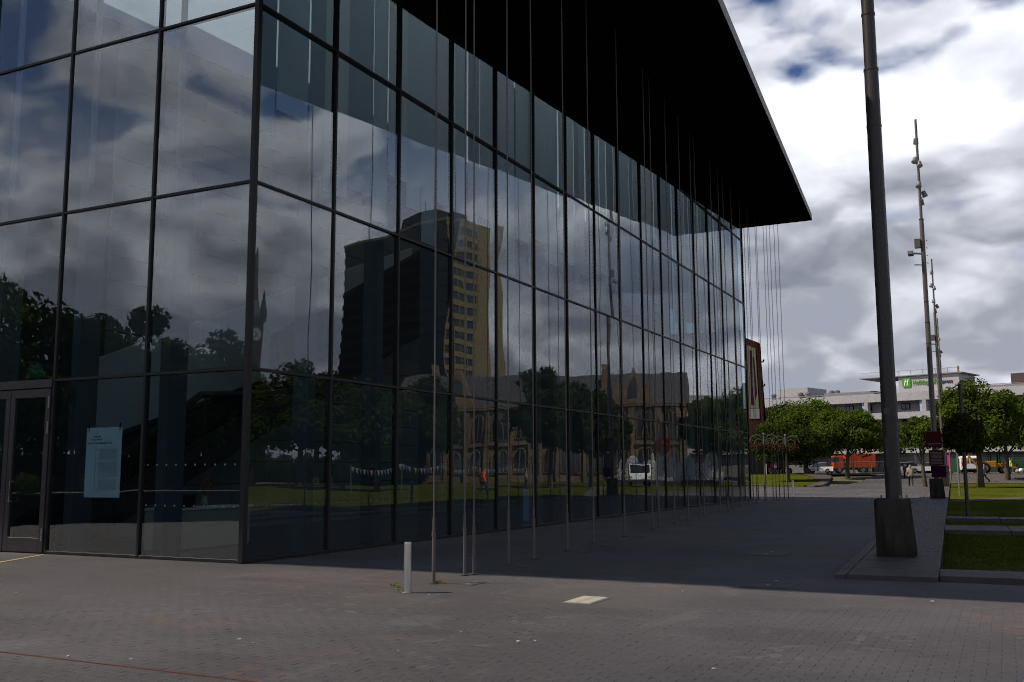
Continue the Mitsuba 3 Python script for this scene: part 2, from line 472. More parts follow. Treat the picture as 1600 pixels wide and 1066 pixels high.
# the near paving blocks are separate pieces standing a few millimetres proud of the bed
near, field = [], MB()
xs = np.arange(math.floor(-8.9 / PW), math.ceil(-0.3 / PW))
cells = []
for i in xs:
    off = (i % 2) * PL / 2
    for j in range(int(-12.6 / PL) - 1, 1):
        cx, cy = (i + 0.5) * PW, (j + 0.5) * PL - off
        if PAVER_ZONE.contains(Point(cx, cy)):
            cells.append((np.hypot(cx - CAM[0], cy - CAM[1]), cx, cy))
cells.sort()
prot = random.Random(3)
for k, (d_, cx, cy) in enumerate(cells):
    mb = MB() if k < 300 else field
    g, c = 0.0012, 0.002
    hx, hy = PW / 2 - g, PL / 2 - g
    top = 0.003 + prot.uniform(0, 0.0022)
    tx, ty = prot.uniform(-0.0006, 0.0006), prot.uniform(-0.0006, 0.0006)
    o = np.array([cx, cy, 0.0])
    vt = np.array([[sx * (hx - c), sy * (hy - c), top + sx * tx + sy * ty] for sx, sy in ((-1, -1), (1, -1), (1, 1), (-1, 1))])
    vm = np.array([[sx * hx, sy * hy, top - c] for sx, sy in ((-1, -1), (1, -1), (1, 1), (-1, 1))])
    vb = vm.copy(); vb[:, 2] = -0.02
    v = np.vstack([vt, vm, vb]) + o
    f = [[0, 1, 2, 3]] + [[4 + a, 4 + (a + 1) % 4, (a + 1) % 4, a] for a in range(4)] + [[8 + a, 8 + (a + 1) % 4, 4 + (a + 1) % 4, 4 + a] for a in range(4)]
    mb.add(v, f)
    if k < 300:
        mb.put('paving__paver', M.paver_top)
k = field.put('paving__paver_field', M.paver_top)
labels[k] = {'label': 'rest of the block pavers in the foreground', 'kind': 'stuff'}
bed = MB().slab(list(PAVER_ZONE.buffer(0.15).exterior.coords), -0.05, -0.006)
bed.put('paving__joint_bed', M.joint)

# border slabs with the masts on them
slab_mb, nslab = MB(), 0
L0 = np.array([1.85, strip_y(1.85)]); sd = np.array([1, 0.0457]) / math.hypot(1, 0.0457); sn = np.array([sd[1], -sd[0]])
labels['slab_border'] = {'label': 'raised border of brown grey stone slabs between the paving and the lawn', 'kind': 'structure'}


def slab_at(a, b, w0, w1, z, mb):
    P = lambda s, w: L0 + sd * s + sn * w
    g = 0.008
    q = [P(a + g, w0 + g), P(b - g, w0 + g), P(b - g, w1 - g), P(a + g, w1 - g)]
    z0 = float(hz(q[0][0]))
    v = np.array([[*p_, z0 + zz] for zz in (-0.14, z - 0.008, z) for p_ in q])
    c = v[8:].mean(0); v[8:] = c + (v[8:] - c) * 0.986; v[8:, 2] = z0 + z
    f = [[8, 11, 10, 9]] + [[a_ + 4 * l, (a_ + 1) % 4 + 4 * l, (a_ + 1) % 4 + 4 * (l + 1), a_ + 4 * (l + 1)] for l in (0, 1) for a_ in range(4)]
    mb.add(v, [r[::-1] for r in f])


s_ = 0.0
while s_ < 110:
    for (w0, w1) in ((0.0, 0.17), (0.17, 1.42)):
        mb = MB() if s_ < 40 else slab_mb
        slab_at(s_, s_ + 1.2, w0, w1, 0.055 if w0 else 0.045, mb)
        if s_ < 40: mb.put('slab_border__stone_slab', M.slabstone)
    s_ += 1.2
# cross rows of slabs round the nearest lawn bed
for (s0, s1, w1) in ((0.25, 1.35, 13.0), (11.7, 14.1, 13.0), (18.0, 19.4, 13.0)):
    w = 1.42
    while w < w1:
        mb = MB(); slab_at(s0, s1, w, min(w + 1.5, w1), 0.055 if s0 < 1 else 0.062, mb); mb.put('slab_border__stone_slab', M.slabstone)
        w += 1.5
k = slab_mb.put('slab_border__far_slabs', M.slabstone); labels[k] = {'label': 'slabs of the border farther off', 'kind': 'stuff'}


def SP(s, w): return tuple(L0 + sd * s + sn * w)


lawn_poly = [SP(1.35, 1.42), SP(75, 1.42), SP(98, 1.5), (98, -60), (2, -60)]
sheet('lawn', lawn_poly, -0.05, M.grass, label='wide mown lawn of the square right of the slab border')
sheet('footpath', [SP(36, 1.42), SP(39.5, 1.42), SP(52, 7.5), SP(75, 16), (76, -40), (72, -40), SP(70, 16), SP(47, 6.5)], -0.044, M.light_paving, label='narrow pale footpath crossing the lawn')
sheet('left_lawn', [(74.9, 3.9), (76.9, 9.2), (62, 30), (100, 40), (116, 12.2), (99, 6.4)], 0.10, M.grass, thick=0.25, label='small sunlit lawn with a stone edge beyond the glass building')
sheet('left_lawn_edge', [(74.3, 2.9), (76.3, 2.6), (108, 6.6), (116, 10.4), (116, 12.1), (99, 6.3), (75.2, 3.7)], 0.13, M.slabstone, thick=0.3, label='pale stone edging with a brown face round the left lawn')
sheet('verge', [(118, -2), (118, 30), (121, 30), (121, -2)], 0.02, M.grass, label='thin strip of grass along the far street')
sheet('pavement', [(96, -5.3), (96, -60), (119, -60), (119, 30), (112, 30), (112, -4.6)], -0.006, M.light_paving, label='pale pavement at the far end of the square')
sheet('street', [(119, -120), (135, -120), (135, 120), (119, 120)], -0.01, M.asphalt, label='dark asphalt street in front of the white hotel')

# grass blades at the edge of the nearest lawn
gb = MB(); gr = random.Random(11)
for q in range(5200):
    s, w = gr.uniform(1.4, 13), 1.45 + gr.random() ** 1.5 * 3.5
    x, y = SP(s, w); h = gr.uniform(0.025, 0.07); a = gr.uniform(0, math.pi); dx, dy = 0.006 * math.cos(a), 0.006 * math.sin(a)
    lx, ly = gr.uniform(-.03, .03), gr.uniform(-.03, .03)
    gb.add([[x - dx, y - dy, -0.05], [x + dx, y + dy, -0.05], [x + lx, y + ly, -0.05 + h]], [[0, 1, 2]])
k = gb.put('grass', M.leaf_b); labels[k] = {'label': 'short grass blades along the edge of the nearest lawn bed', 'kind': 'stuff'}

# ------------------------------------------------------------------ the glass gallery building
B = thing('gallery_building', 'large glass gallery with black mullions under a huge black overhanging flat roof', 'building')
SR, SL = 2.403, 2.490
NR = 16
XR = [SR * i for i in range(16)] + [38.19]
YL = [SL * i for i in range(7)]
HT = [0.0, 3.4136, 6.8486, 10.274, 13.6867]


def zs(x): return 12.2 + 0.0585 * x


def pane(c, seed, nx=10, nz=14, amp=1.0):
    """c: four corners (lower left, lower right, upper right, upper left) seen from outside; a slightly bowed, wavy sheet"""
    c = np.asarray(c, float); r = np.random.default_rng(seed)
    u, w = np.meshgrid(np.linspace(0, 1, nx), np.linspace(0, 1, nz))
    p = (c[0] * ((1 - u) * (1 - w))[..., None] + c[1] * (u * (1 - w))[..., None] + c[2] * (u * w)[..., None] + c[3] * ((1 - u) * w)[..., None])
    n = np.cross(c[1] - c[0], c[3] - c[0]); n /= np.linalg.norm(n)
    X = np.stack([u * 2.2 + seed * 3.7, w * 3.0, u * 0 + seed], -1)
    d = 0.0062 * (meshkit.fbm(X * 0.75, 2, seed % 97) - 0.5) * amp
    d += 0.0024 * amp * (1 - (2 * u - 1) ** 2) * (1 - (2 * w - 1) ** 4) * r.uniform(0.3, 1.0)
    d += amp * (r.uniform(-.006, .006) * (u - .5) + r.uniform(-.006, .006) * (w - .5))
    p = p + n * d[..., None]
    i, j = np.meshgrid(np.arange(nz - 1), np.arange(nx - 1), indexing='ij')
    q = np.stack([i * nx + j, i * nx + j + 1, (i + 1) * nx + j + 1, (i + 1) * nx + j], -1).reshape(-1, 4)
    return p.reshape(-1, 3), q


seed = 100
for i in range(NR):
    x0, x1 = XR[i] + 0.03, XR[i + 1] - 0.03
    tops = HT[1:] + [99.0]
    for r_ in range(5):
        z0 = HT[r_] + (0.03 if r_ else 0.06)
        t0, t1 = min(tops[r_] - 0.03, zs(x0) - 0.02), min(tops[r_] - 0.03, zs(x1) - 0.02)
        if max(t0, t1) - z0 < 0.08: continue
        t0, t1 = max(t0, z0 + 0.01), max(t1, z0 + 0.01)
        seed += 1
        put(B + '__glass_pane', pane([[x0, 0, z0], [x1, 0, z0], [x1, 0, t1], [x0, 0, t0]], seed), M.glass, True)
for i in range(6):
    y0, y1 = YL[i] + 0.03, YL[i + 1] - 0.03
    for r_ in range(4):
        if i == 2 and r_ == 0: continue           # the doors stand here
        z0, z1 = HT[r_] + (0.03 if r_ else 0.06), min(HT[r_ + 1] - 0.03, 12.3)
        seed += 1
        put(B + '__glass_pane', pane([[0, y1, z0], [0, y0, z0], [0, y0, z1], [0, y1, z1]], seed), M.glass, True)
# mullions and transoms
for i, x in enumerate(XR):
    MB().cbox(x - 0.03, x + 0.03, -0.04, 0.09, 0, zs(x) - 0.02, 0.006).put(B + '__mullion', M.frame) if i else MB().cbox(-0.055, 0.055, -0.055, 0.055, 0, 12.2, 0.008).put(B + '__mullion', M.frame)
for y in YL[1:]:
    MB().cbox(-0.04, 0.09, y - 0.03, y + 0.03, 0, 12.5, 0.006).put(B + '__mullion', M.frame)
for i in range(NR):
    for r_ in range(0, 5):
        z = HT[r_]
        if z > zs(XR[i + 1]) - 0.1: continue
        xa = XR[i] + 0.031
        if z > zs(XR[i]) - 0.1: xa = (z + 0.1 - 12.2) / 0.0585
        if i == 0: xa = 0.056
        MB().cbox(xa, XR[i + 1] - 0.031, -0.035, 0.10, max(z - 0.028, 0.0), z + (0.028 if r_ else 0.06), 0.005).put(B + '__transom', M.frame)
for i in range(6):
    for r_ in range(0, 4):
        if i == 2 and r_ == 0: continue
        z = HT[r_]
        MB().cbox(-0.035, 0.10, YL[i] + (0.031 if i else 0.056), YL[i + 1] - 0.031, max(z - 0.028, 0.0), z + (0.028 if r_ else 0.06), 0.005).put(B + '__transom', M.frame)
# structural fins behind the mullions
for x in XR[1:16]:
    MB().cbox(x - 0.12, x + 0.12, 0.45, 0.85, 0, 7.6, 0.012).put(B + '__fin', M.fin)
    MB().cbox(x - 0.05, x + 0.05, 0.55, 0.65, 7.6, zs(x) + 0.1, 0.01).put(B + '__slim_post', M.pale_grey)
for y in YL[1:]:
    MB().cbox(0.45, 0.95, y - 0.12, y + 0.12, 0, 7.6, 0.012).put(B + '__fin', M.fin)
    MB().cbox(0.55, 0.65, y - 0.05, y + 0.05, 7.6, 12.4, 0.01).put(B + '__slim_post', M.pale_grey)
for i in (0, 1, 2):      # pale light tubes standing on the fins
    pass
# canopy: soffit plane rising along x, outer edge skewed
CAN = [(-4.7, -7.77), (38.47, -3.65), (38.47, 0.24), (-4.7, 0.24)]
cv = np.array([[x, y, zs(x)] for x, y in CAN] + [[x, y, zs(x) + 0.34] for x, y in CAN])
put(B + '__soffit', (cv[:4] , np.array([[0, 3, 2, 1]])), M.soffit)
fm = MB()
for a in range(4):
    b = (a + 1) % 4
    fm.add([cv[a], cv[b], cv[b + 4], cv[a + 4]], [[0, 1, 2, 3]])
fm.put(B + '__fascia', M.fascia)
put(B + '__canopy_top', (cv[4:] + [0, 0, 0.001], np.array([[0, 1, 2, 3]])), M.dark_grey)
# roof, opal rooflights, back and end walls, upper block with its projecting roof
for i in range(16):
    xa, xb = XR[i] - (0.002 if i else -0.02), XR[i + 1] + (0.002 if i < 15 else 0.0)
    za, zb = zs(xa) + 0.25 + 0.004 * (i % 2), zs(xb) + 0.25 + 0.004 * (i % 2)
    put(B + '__rooflight', (np.array([[xa, 0.30, za], [xb, 0.30, zb], [xb, 7.0, zb], [xa, 7.0, za]]), np.array([[0, 1, 2, 3]])), M.opal)
rm = MB()
rm.slab([(-0.1, 7.0), (38.4, 7.0), (38.4, 30), (-0.1, 30)], 13.0, 13.4)
rm.put(B + '__roof', M.dark_grey)
MB().box(38.2, 38.4, 0.26, 30, 0, 8.9).box(38.2, 38.4, 4.6, 30, 8.9, 14.4).box(0, 38.2, 29.7, 30, 0, 13).box(0, 0.3, 14.98, 29.7, 0, 13).put(B + '__rear_wall', M.mid_grey)
put(B + '__glass_pane', pane([[38.3, 0.28, 8.9], [38.3, 4.6, 8.9], [38.3, 4.6, 14.4], [38.3, 0.28, 14.4]], 999), M.glass, True)
MB().box(-0.05, 32, 15.2, 29, 13.4, 20.0).put(B + '__upper_block', M.mid_grey)
MB().slab([(-7.69, 4.5), (-2.3, 4.5), (-2.3, 15), (34.0, 15), (34.0, 30), (-7.69, 30)], 20.0, 20.5).put(B + '__upper_roof', M.dark_grey)
# interior
sr = random.Random(21)
xx = 0.35
while xx < 37.4:
    w = min(sr.uniform(0.35, 0.95), 37.9 - xx)
    yb = 0.20 + sr.uniform(0, .06)
    MB().box(xx, xx + w, yb, yb + 0.004, sr.uniform(6.9, 8.6), zs(xx) + 0.16).put(B + '__hanging_blind', sr.choice([M.blind_a, M.blind_b, M.blind_b, M.blind_c]))
    xx += w + sr.uniform(0.005, 0.045)
MB().box(0.2, 38.1, 0.2, 29.6, -0.1, -0.002).put(B + '__floor', M.floor)
sw = B + '__stone_wall'
MB().box(3.12, 38.15, 7.23, 7.55, 0, 14.9).box(3.12, 3.4, 7.55, 14, 0, 13).put(sw, M.limestone_joint)
for r_ in range(24):
    z0 = r_ * 0.62; off = 1.5 if r_ % 2 else 0.0
    xs_ = [3.10] + [v for v in np.arange(3.1 + 3.0 - off, 38.0, 3.0)] + [38.15]
    for a, b in zip(xs_[:-1], xs_[1:]):
        MB().cbox(a + 0.006, b - 0.006, 7.19, 7.235, z0 + 0.009, z0 + 0.611, 0.004).put(sw + '__stone_panel', M.limestone)
MB().box(0.3, 3.1, 13.8, 14.0, 0, 13).put(B + '__inner_wall', M.dim_plaster)
MB().box(0.3, 38.1, 7.6, 29.6, 6.6, 6.9).put(B + '__upper_floor', M.dim_plaster)
# lower flight of stairs, dark steel with steps
st = B + '__staircase'
MB().prism([(0.45, 0.0), (0.9, 0.0), (9.5, 3.83), (14.2, 6.1), (14.2, 6.75), (0.45, 0.62)], 5.2, 5.28).prism([(0.45, 0.0), (0.9, 0.0), (14.2, 6.1), (14.2, 6.75), (0.45, 0.62)], 6.5, 6.58).put(st, M.stair_dark)
for i in range(38):
    x = 0.6 + i * 0.35; z = 0.17 + i * 0.163
    MB().cbox(x, x + 0.37, 5.28, 6.5, z, z + 0.06, 0.005).put(st + '__step', M.stair_dark)
MB().tube([(1.9, 5.16, 1.92), (4.2, 5.16, 3.40), (5.5, 5.16, 3.5), (7.6, 5.16, 3.7)], 0.09, 8).put(st + '__handrail', M.stair_dark)
MB().prism([(10.2, 4.55), (14.2, 6.1), (14.2, 9.0), (6.6, 5.1), (6.6, 3.9), (8.2, 4.1)], 4.9, 5.15).put(st + '__landing_side', M.stair_dark)
for i in range(5):
    x = 2.2 + i * 1.1; zt = 1.92 + (x - 1.9) * 0.643 if x < 4.2 else 3.45
    MB().tube([(x, 5.22, 0.62 + 0.445 * (x - 0.45)), (x, 5.18, zt)], 0.02, 6).put(st + '__baluster', M.stair_dark)
# upper flight with its solid plaster balustrade
MB().prism([(2.3, 4.08), (7.42, 6.16), (11.06, 7.61), (16.2, 9.6), (16.2, 7.2), (10.5, 4.88), (2.3, 2.2)], 6.85, 6.98).put(B + '__balustrade', M.pale_grey)
MB().prism([(2.3, 2.0), (10.5, 4.7), (16.2, 7.0), (16.2, 6.8), (10.5, 4.5), (2.3, 1.8)], 6.6, 7.18).put(B + '__stair_soffit', M.stair_dark)
# double door in the left face
dy0, dy1 = YL[2] + 0.03, YL[3] - 0.03
MB().cbox(-0.06, 0.12, dy0, dy1, 3.27, 3.44, 0.006).put(B + '__door_head', M.door_frame)
for kx, (a, b) in enumerate(((dy0 + 0.02, dy0 + 1.19), (dy0 + 1.21, dy1 - 0.02))):
    dk = B + '__door' + ('_001' if kx else '')
    fr = MB()
    fr.cbox(-0.055, 0.02, a, a + 0.13, 0.02, 3.25, 0.006); fr.cbox(-0.055, 0.02, b - 0.13, b, 0.02, 3.25, 0.006)
    fr.cbox(-0.054, 0.019, a + 0.13, b - 0.13, 3.08, 3.25, 0.006); fr.cbox(-0.054, 0.019, a + 0.13, b - 0.13, 0.02, 0.30, 0.006)
    fr.put(dk, M.door_frame)
    seed += 1
    put(dk + '__glass', pane([[-0.02, b - 0.13, 0.30], [-0.02, a + 0.13, 0.30], [-0.02, a + 0.13, 3.08], [-0.02, b - 0.13, 3.08]], seed), M.glass, True)
    hs = a + 0.012 if kx == 0 else b - 0.012
    for z in (0.25, 2.35, 2.85):
        MB().tube([(-0.072, hs, z), (-0.072, hs, z + 0.24)], 0.016, 8).put(dk + '__hinge', M.galv)
    hy = b - 0.2 if kx == 0 else a + 0.2
    MB().tube([(-0.05, hy, 1.0), (-0.12, hy, 1.0), (-0.12, hy, 1.4), (-0.05, hy, 1.4)], 0.014, 8).put(dk + '__handle', M.galv)
# rows of manifestation dots on the glass
for yr in ((0.12, 2.36),):
    for z in (0.97, 1.71):
        for y in np.arange(0.22, 2.36, 0.235):
            MB().box(-0.006, -0.003, y - 0.016, y + 0.016, z - 0.016, z + 0.016).put(B + '__glass_dot', M.dot)
for x in np.arange(0.35, 4.7, 0.235):
    for z in (0.97,):
        MB().box(x - 0.015, x + 0.015, -0.006, -0.003, z - 0.015, z + 0.015).put(B + '__glass_dot', M.dot)
# exit sign above the door, seen through the glass
ex = MB().box(0.25, 0.28, 5.70, 6.12, 3.52, 3.80); ex.put(B + '__exit_sign', M.exit_green)

# notice hung inside the glass
PO = thing('notice', 'white printed notice hung by two clips inside the glass beside the door', 'poster')
MB().cbox(0.05, 0.056, 3.10, 4.06, 1.10, 2.44, 0.002).put(PO + '__sheet', M.paper)
for y in (3.16, 4.0):
    MB().box(0.045, 0.06, y - 0.012, y + 0.012, 2.37, 2.52).put(PO + '__clip', M.black)
Mtext = np.array([[0, 0, -1, 0.0], [-1, 0, 0, 0], [0, 1, 0, 0], [0, 0, 0, 1.0]])


def wall_text(mb, txt, h, x, y, z, bold=True):
    m = meshkit.text_mesh(txt, h, 0.001, bold)
    Q = Mtext.copy(); Q[:3, 3] = (x, y, z)
    return mb.mesh(m, Q)


tm = MB()
for txt, yy, zz in (('A', 3.78, 2.31), ('Proposal', 3.86, 2.25), ('To Ask Where', 3.93, 2.19), ('Does A Threshold Begin & End.', 4.01, 2.125)):
    wall_text(tm, txt, 0.033, 0.0485, yy, zz)
tm.put(PO + '__heading', M.ink)
pm = MB(); pr = random.Random(5)
z = 2.02
for blk in (12, 17, 12):
    for i in range(blk):
        pm.box(0.0480, 0.0489, 3.17 + (0 if i < blk - 1 else 0.25) + pr.uniform(0, 0.05), 3.71, z, z + 0.006); z -= 0.0182
    z -= 0.030
pm.put(PO + '__body_text', M.greyink)
vm = MB()
for z in np.arange(1.18, 2.1, 0.032):
    vm.box(0.0480, 0.0489, 3.775, 3.79, z, z + 0.022)
vm.put(PO + '__side_text', M.greyink)

# reception desk, box and flowers inside
D = thing('reception_desk', 'pale wooden reception desk just inside the corner glass', 'desk')
MB().cbox(1.25, 3.6, 3.0, 3.7, 0.02, 0.80, 0.01).put(D + '__body', M.timber); MB().cbox(1.2, 3.65, 2.95, 3.75, 0.80, 0.85, 0.008).put(D + '__top', M.plaster)
X = thing('black_box', 'small black box standing on the reception desk', 'box')
MB().cbox(1.62, 2.05, 3.1, 3.4, 0.85, 1.09, 0.01).put(X + '__case', M.black); MB().cbox(1.60, 2.07, 3.08, 3.42, 1.09, 1.12, 0.006).put(X + '__lid', M.charcoal)
X = thing('flower_vase', 'vase of pink flowers on the reception desk right of the black box', 'vase')
vz = trimesh.creation.revolve(np.array([[0, 0.85], [.05, .85], [.07, .93], [.05, 1.02], [.06, 1.08], [.045, 1.08]]), sections=16)
vm = MB().mesh(vz); vm.v[0][:, :2] += [2.45, 3.25]; vm.put(X + '__vase', M.timber)
fm_, lm_ = MB(), MB()
for i in range(16):
    a, r_, h = gr.uniform(0, 6.28), gr.uniform(0.02, 0.16), gr.uniform(1.18, 1.42)
    fm_.ball((2.45 + r_ * math.cos(a), 3.25 + r_ * math.sin(a), h), (.035, .035, .028), 1)
    lm_.tube([(2.45, 3.25, 1.05), (2.45 + r_ * math.cos(a), 3.25 + r_ * math.sin(a), h)], 0.006, 5)
fm_.put(X + '__flowers', M.flower_pink); lm_.put(X + '__stems', M.weed)
X = thing('information_panel', 'pale blue grey panel standing on the floor behind the middle of the long glass front', 'panel')
MB().cbox(13.2, 14.3, 1.3, 1.36, 0.03, 1.0, 0.008).put(X + '__board', M.pale_blue); MB().box(13.4, 13.5, 1.2, 1.5, 0, 0.03).box(14.0, 14.1, 1.2, 1.5, 0, 0.03).put(X + '__foot', M.galv)

# ------------------------------------------------------------------ rods from the paving to the canopy
RODS = [(-1.24, -4.62), (-0.09, -4.48), (0.09, -4.54), (1.69, -4.34), (2.78, -4.30), (4.69, -4.13), (6.65, -3.9), (9.09, -3.72), (12.1, -3.41), (13.0, -3.29), (15.04, -3.11), (17.0, -2.95), (19.1, -2.72),
        (19.85, -2.66), (23.2, -2.34), (25.0, -2.17), (26.3, -2.03), (28.4, -1.85), (30.8, -1.66), (33.3, -1.43), (36.4, -1.12), (37.9, -0.21), (37.9, -0.47), (37.9, -0.86), (37.9, -1.22), (37.9, -1.38), (37.9, -1.55), (37.9, -1.78), (37.9, -1.98)]
place_words = {0: 'nearest the steel bollard'}
for i, (x, y) in enumerate(RODS):
    zt = zs(x) + 0.01 if x < 38.4 else 14.4
    lab = f'thin vertical steel rod before the glass front, {ORD[i]} counted from the short steel bollard'
    R = thing('steel_rod', lab, 'rod', 'steel rods between the paving and the canopy')
    MB().tube([(x, y, 0.9), (x, y, zt)], 0.0125, 8).put(R + '__rod', M.rodsteel, 40)
    MB().tube([(x, y, 0.0), (x, y, 0.66)], 0.026, 10).put(R + '__sleeve', M.rodsteel, 40)
    MB().tube([(x, y, 0.58 if i % 2 else 0.70), (x, y, 0.92)], 0.02, 10).tube([(x, y, 0.66), (x, y, 0.72)], 0.031, 10).put(R + '__collar', M.rodsteel, 40)
    MB().tube([(x, y, 0.0), (x, y, 0.012)], 0.07, 14).put(R + '__base_plate', M.cover_dark, 40)
# rods beyond the building, under the far end of the roof line
bx = [(41.7, -0.54), (43.0, -0.44), (45.0, -0.2)]

# in-ground light covers in a row, pale stone cover, manhole covers
for i, (x, y) in enumerate([(1.91, -1.67), (1.48, -4.83), (2.69, -4.7), (4.69, -4.5), (6.08, -4.47), (9.11, -4.09), (14.53, -3.66)]):
    lab = 'flat grey light cover in the paving close to the glass near the corner' if i == 0 else f'flat grey light cover in the shaded paving, {ORD[i - 1]} of the row beside the rods'
    C_ = thing('light_cover', lab, 'cover', 'light covers let into the paving')
    MB().cbox(x - 0.16, x + 0.16, y - 0.16, y + 0.16, -0.02, 0.008, 0.003).put(C_ + '__frame', M.cover_dark)
    MB().cbox(x - 0.12, x + 0.12, y - 0.12, y + 0.12, -0.02, 0.011, 0.002).put(C_ + '__lens', M.cover_grey)
C_ = thing('access_cover', 'pale cream square stone cover set in the sunlit paving', 'cover')
cr = 0.3
for a in (-1, 1):
    for b in (-1, 1):
        cx, cy = -2.0 + a * 0.155, -7.27 + b * 0.085
        MB().cbox(cx - 0.15, cx + 0.15, cy - 0.08, cy + 0.08, -0.02, 0.012, 0.003).put(C_ + '__stone', M.cover_stone)
MB().box(-2.33, -1.67, -7.46, -7.08, -0.02, 0.004).put(C_ + '__frame', M.galv)
for i, (x, y, lab) in enumerate([(5.75, -7.85, 'dark recessed manhole cover in the shaded paving, the farther of two'), (0.75, -8.95, 'dark recessed manhole cover in the shaded paving near the shadow edge'), (-1.0, -5.1, 'square dark drain cover set in the paving right behind the bollard')]):
    C_ = thing('manhole_cover', lab, 'manhole cover')
    w = 0.55 if i < 2 else 0.20
    MB().box(x - w, x + w, y - w * .62, y + w * .62, -0.02, 0.003).put(C_ + '__frame', M.cover_dark)
    for a in (-1, 1):
        MB().cbox(x + a * w * .5 - w * .46, x + a * w * .5 + w * .46, y - w * .55, y + w * .55, -0.02, 0.007, 0.003).put(C_ + '__lid', M.cover_dark)
    for a in (-1, 1):
        MB().box(x + a * w * .5 - .05, x + a * w * .5 + .05, y - .02, y + .02, 0.006, 0.011).put(C_ + '__lifting_eye', M.galv)

# bollards
for (x, y, h, lab) in ((-2.27, -4.84, 0.655, 'short polished steel bollard on the sunlit paving near the building corner'), (45.4, -0.8, 0.9, 'dark steel bollard far off past the last rods')):
    R = thing('steel_bollard', lab, 'bollard')
    pr_ = np.array([[0, 0], [.052, 0], [.052, h - .02], [.048, h - .006], [.04, h], [0, h]])
    m = trimesh.creation.revolve(pr_, sections=28); m.apply_translation([x, y, 0]); put(R + '__post', m, M.stainless, 35)
    m = trimesh.creation.revolve(np.array([[0, 0], [.075, 0], [.075, .006], [0, .006]]), sections=28); m.apply_translation([x, y, 0]); put(R + '__base_ring', m, M.galv, 35)

# drainage joint, painted line, weeds, litter
X = thing('expansion_joint', 'thin rusty red joint line across the foreground paving', 'joint')
MB().box(-7.470, -7.453, -7.6, -2.9, -0.01, 0.0095).put(X, M.red_line)
X = thing('painted_line', 'short yellowish line on the paving in front of the glass door', 'line')
MB().slab([(-1.75, 4.03), (-0.15, 4.79), (-0.17, 4.86), (-1.78, 4.10)], 0.001, 0.004).put(X, M.yellow_line)
for i, (x, y, n_, lab) in enumerate([(-1.79, -4.34, 22, 'small yellow green weed in the paving left of the steel bollard'), (-2.25, -4.72, 14, 'tiny weed at the foot of the steel bollard'), (-1.16, -4.66, 26, 'green weed growing at the foot of the nearest rod')]):
    W_ = thing('weed', lab, 'weed')
    mb = MB(); mc = MB()
    for q in range(n_):
        a = gr.uniform(0, 6.28); L = gr.uniform(0.025, 0.08); dx, dy = math.cos(a), math.sin(a); ox, oy = gr.gauss(0, .04), gr.gauss(0, .04); w = .012
        P = np.array([x + ox, y + oy, 0.004]); tip = P + [dx * L * .8, dy * L * .8, L * .6]; mid = (P + tip) / 2 + [0, 0, L * .15]
        sv = np.array([-dy, dx, 0]) * w
        (mb if q % 2 else mc).add([P, mid + sv, tip, mid - sv], [[0, 1, 2, 3]])
    mb.put(W_ + '__leaves', M.weed); mc.put(W_ + '__stems', M.leaf_a)
LIT = [(-6.04, -5.35, .035, 'white scrap of paper lying on the foreground paving, the largest'), (-6.14, -5.62, .018, 'small white speck of litter just right of the largest paper scrap'), (-5.03, -7.82, .03, 'bluish white scrap of paper on the paving in the lower middle'),
       (-4.94, -7.95, .018, 'small crumb of litter beside the bluish paper scrap'), (-4.79, -7.07, .016, 'white crumb on the paving above the bluish paper scrap'), (-4.54, -0.19, .02, 'tiny white crumb at the left near the pale strip by the glass'),
       (-0.42, -11.1, .03, 'white crumb at the right beside the canopy shadow edge'), (-2.39, -5.24, .018, 'white crumb on the paving just right of the bollard foot'), (-5.9, -7.06, .018, 'white crumb in the bottom middle of the paving'), (-7.2, -5.2, .028, 'pale scrap on the rusty joint line'),
       (-7.35, -4.6, .02, 'pale pebble left on the rusty joint line'), (-0.7, -8.1, .02, 'pale crumb between the cream stone cover and the shadow edge'), (-5.5, -9.8, .025, 'pale crumb at the bottom right of the paving')]
for x, y, s, lab in LIT:
    s *= 0.6
    X = thing('paper_scrap', lab, 'litter')
    q = np.array([[gr.uniform(.6, 1) * s * math.cos(a), gr.uniform(.6, 1) * s * 1.4 * math.sin(a), gr.uniform(0.008, 0.02)] for a in np.linspace(0, 6.28, 7)[:-1]])
    v = np.vstack([q, [[0, 0, .012 + s * .1]], q * [1, 1, .4]]) + [x, y, 0]
    f = [[a, (a + 1) % 6, 6] for a in range(6)] + [[a + 7, (a + 1) % 6 + 7, (a + 1) % 6] for a in range(6)] + [[a + 7, (a + 1) % 6, a] for a in range(6)]
    put(X, (v, np.array(f)), M.litter)

# ------------------------------------------------------------------ lighting masts


def floodlight(key, x, y, z, az, s=1.0):
    """drum lamp on a bent arm"""
    dx, dy = math.cos(az), math.sin(az)
    MB().tube([(x + dx * .1, y + dy * .1, z - .35 * s), (x + dx * .38 * s, y + dy * .38 * s, z - .1 * s), (x + dx * .42 * s, y + dy * .42 * s, z + .1 * s)], .035 * s, 6).put(key + '__arm', M.galv)
    c = np.array([x + dx * .5 * s, y + dy * .5 * s, z + .1 * s]); a = np.array([dx * .5, dy * .5, -.8]); a /= np.linalg.norm(a)
    mb = MB().tube([c - a * .28 * s, c - a * .22 * s, c + a * .15 * s, c + a * .26 * s], [.12 * s, .2 * s, .22 * s, .25 * s], 14)
    k = key + '__floodlight'
    i = 0; kk = k
    while kk in scene: i += 1; kk = f'{k}_{i:03d}'
    mb.put(kk, M.galv, 40)
    MB().tube([c + a * .261 * s, c + a * .29 * s], .22 * s, 14).put(kk + '__lens', M.lamp_glass)


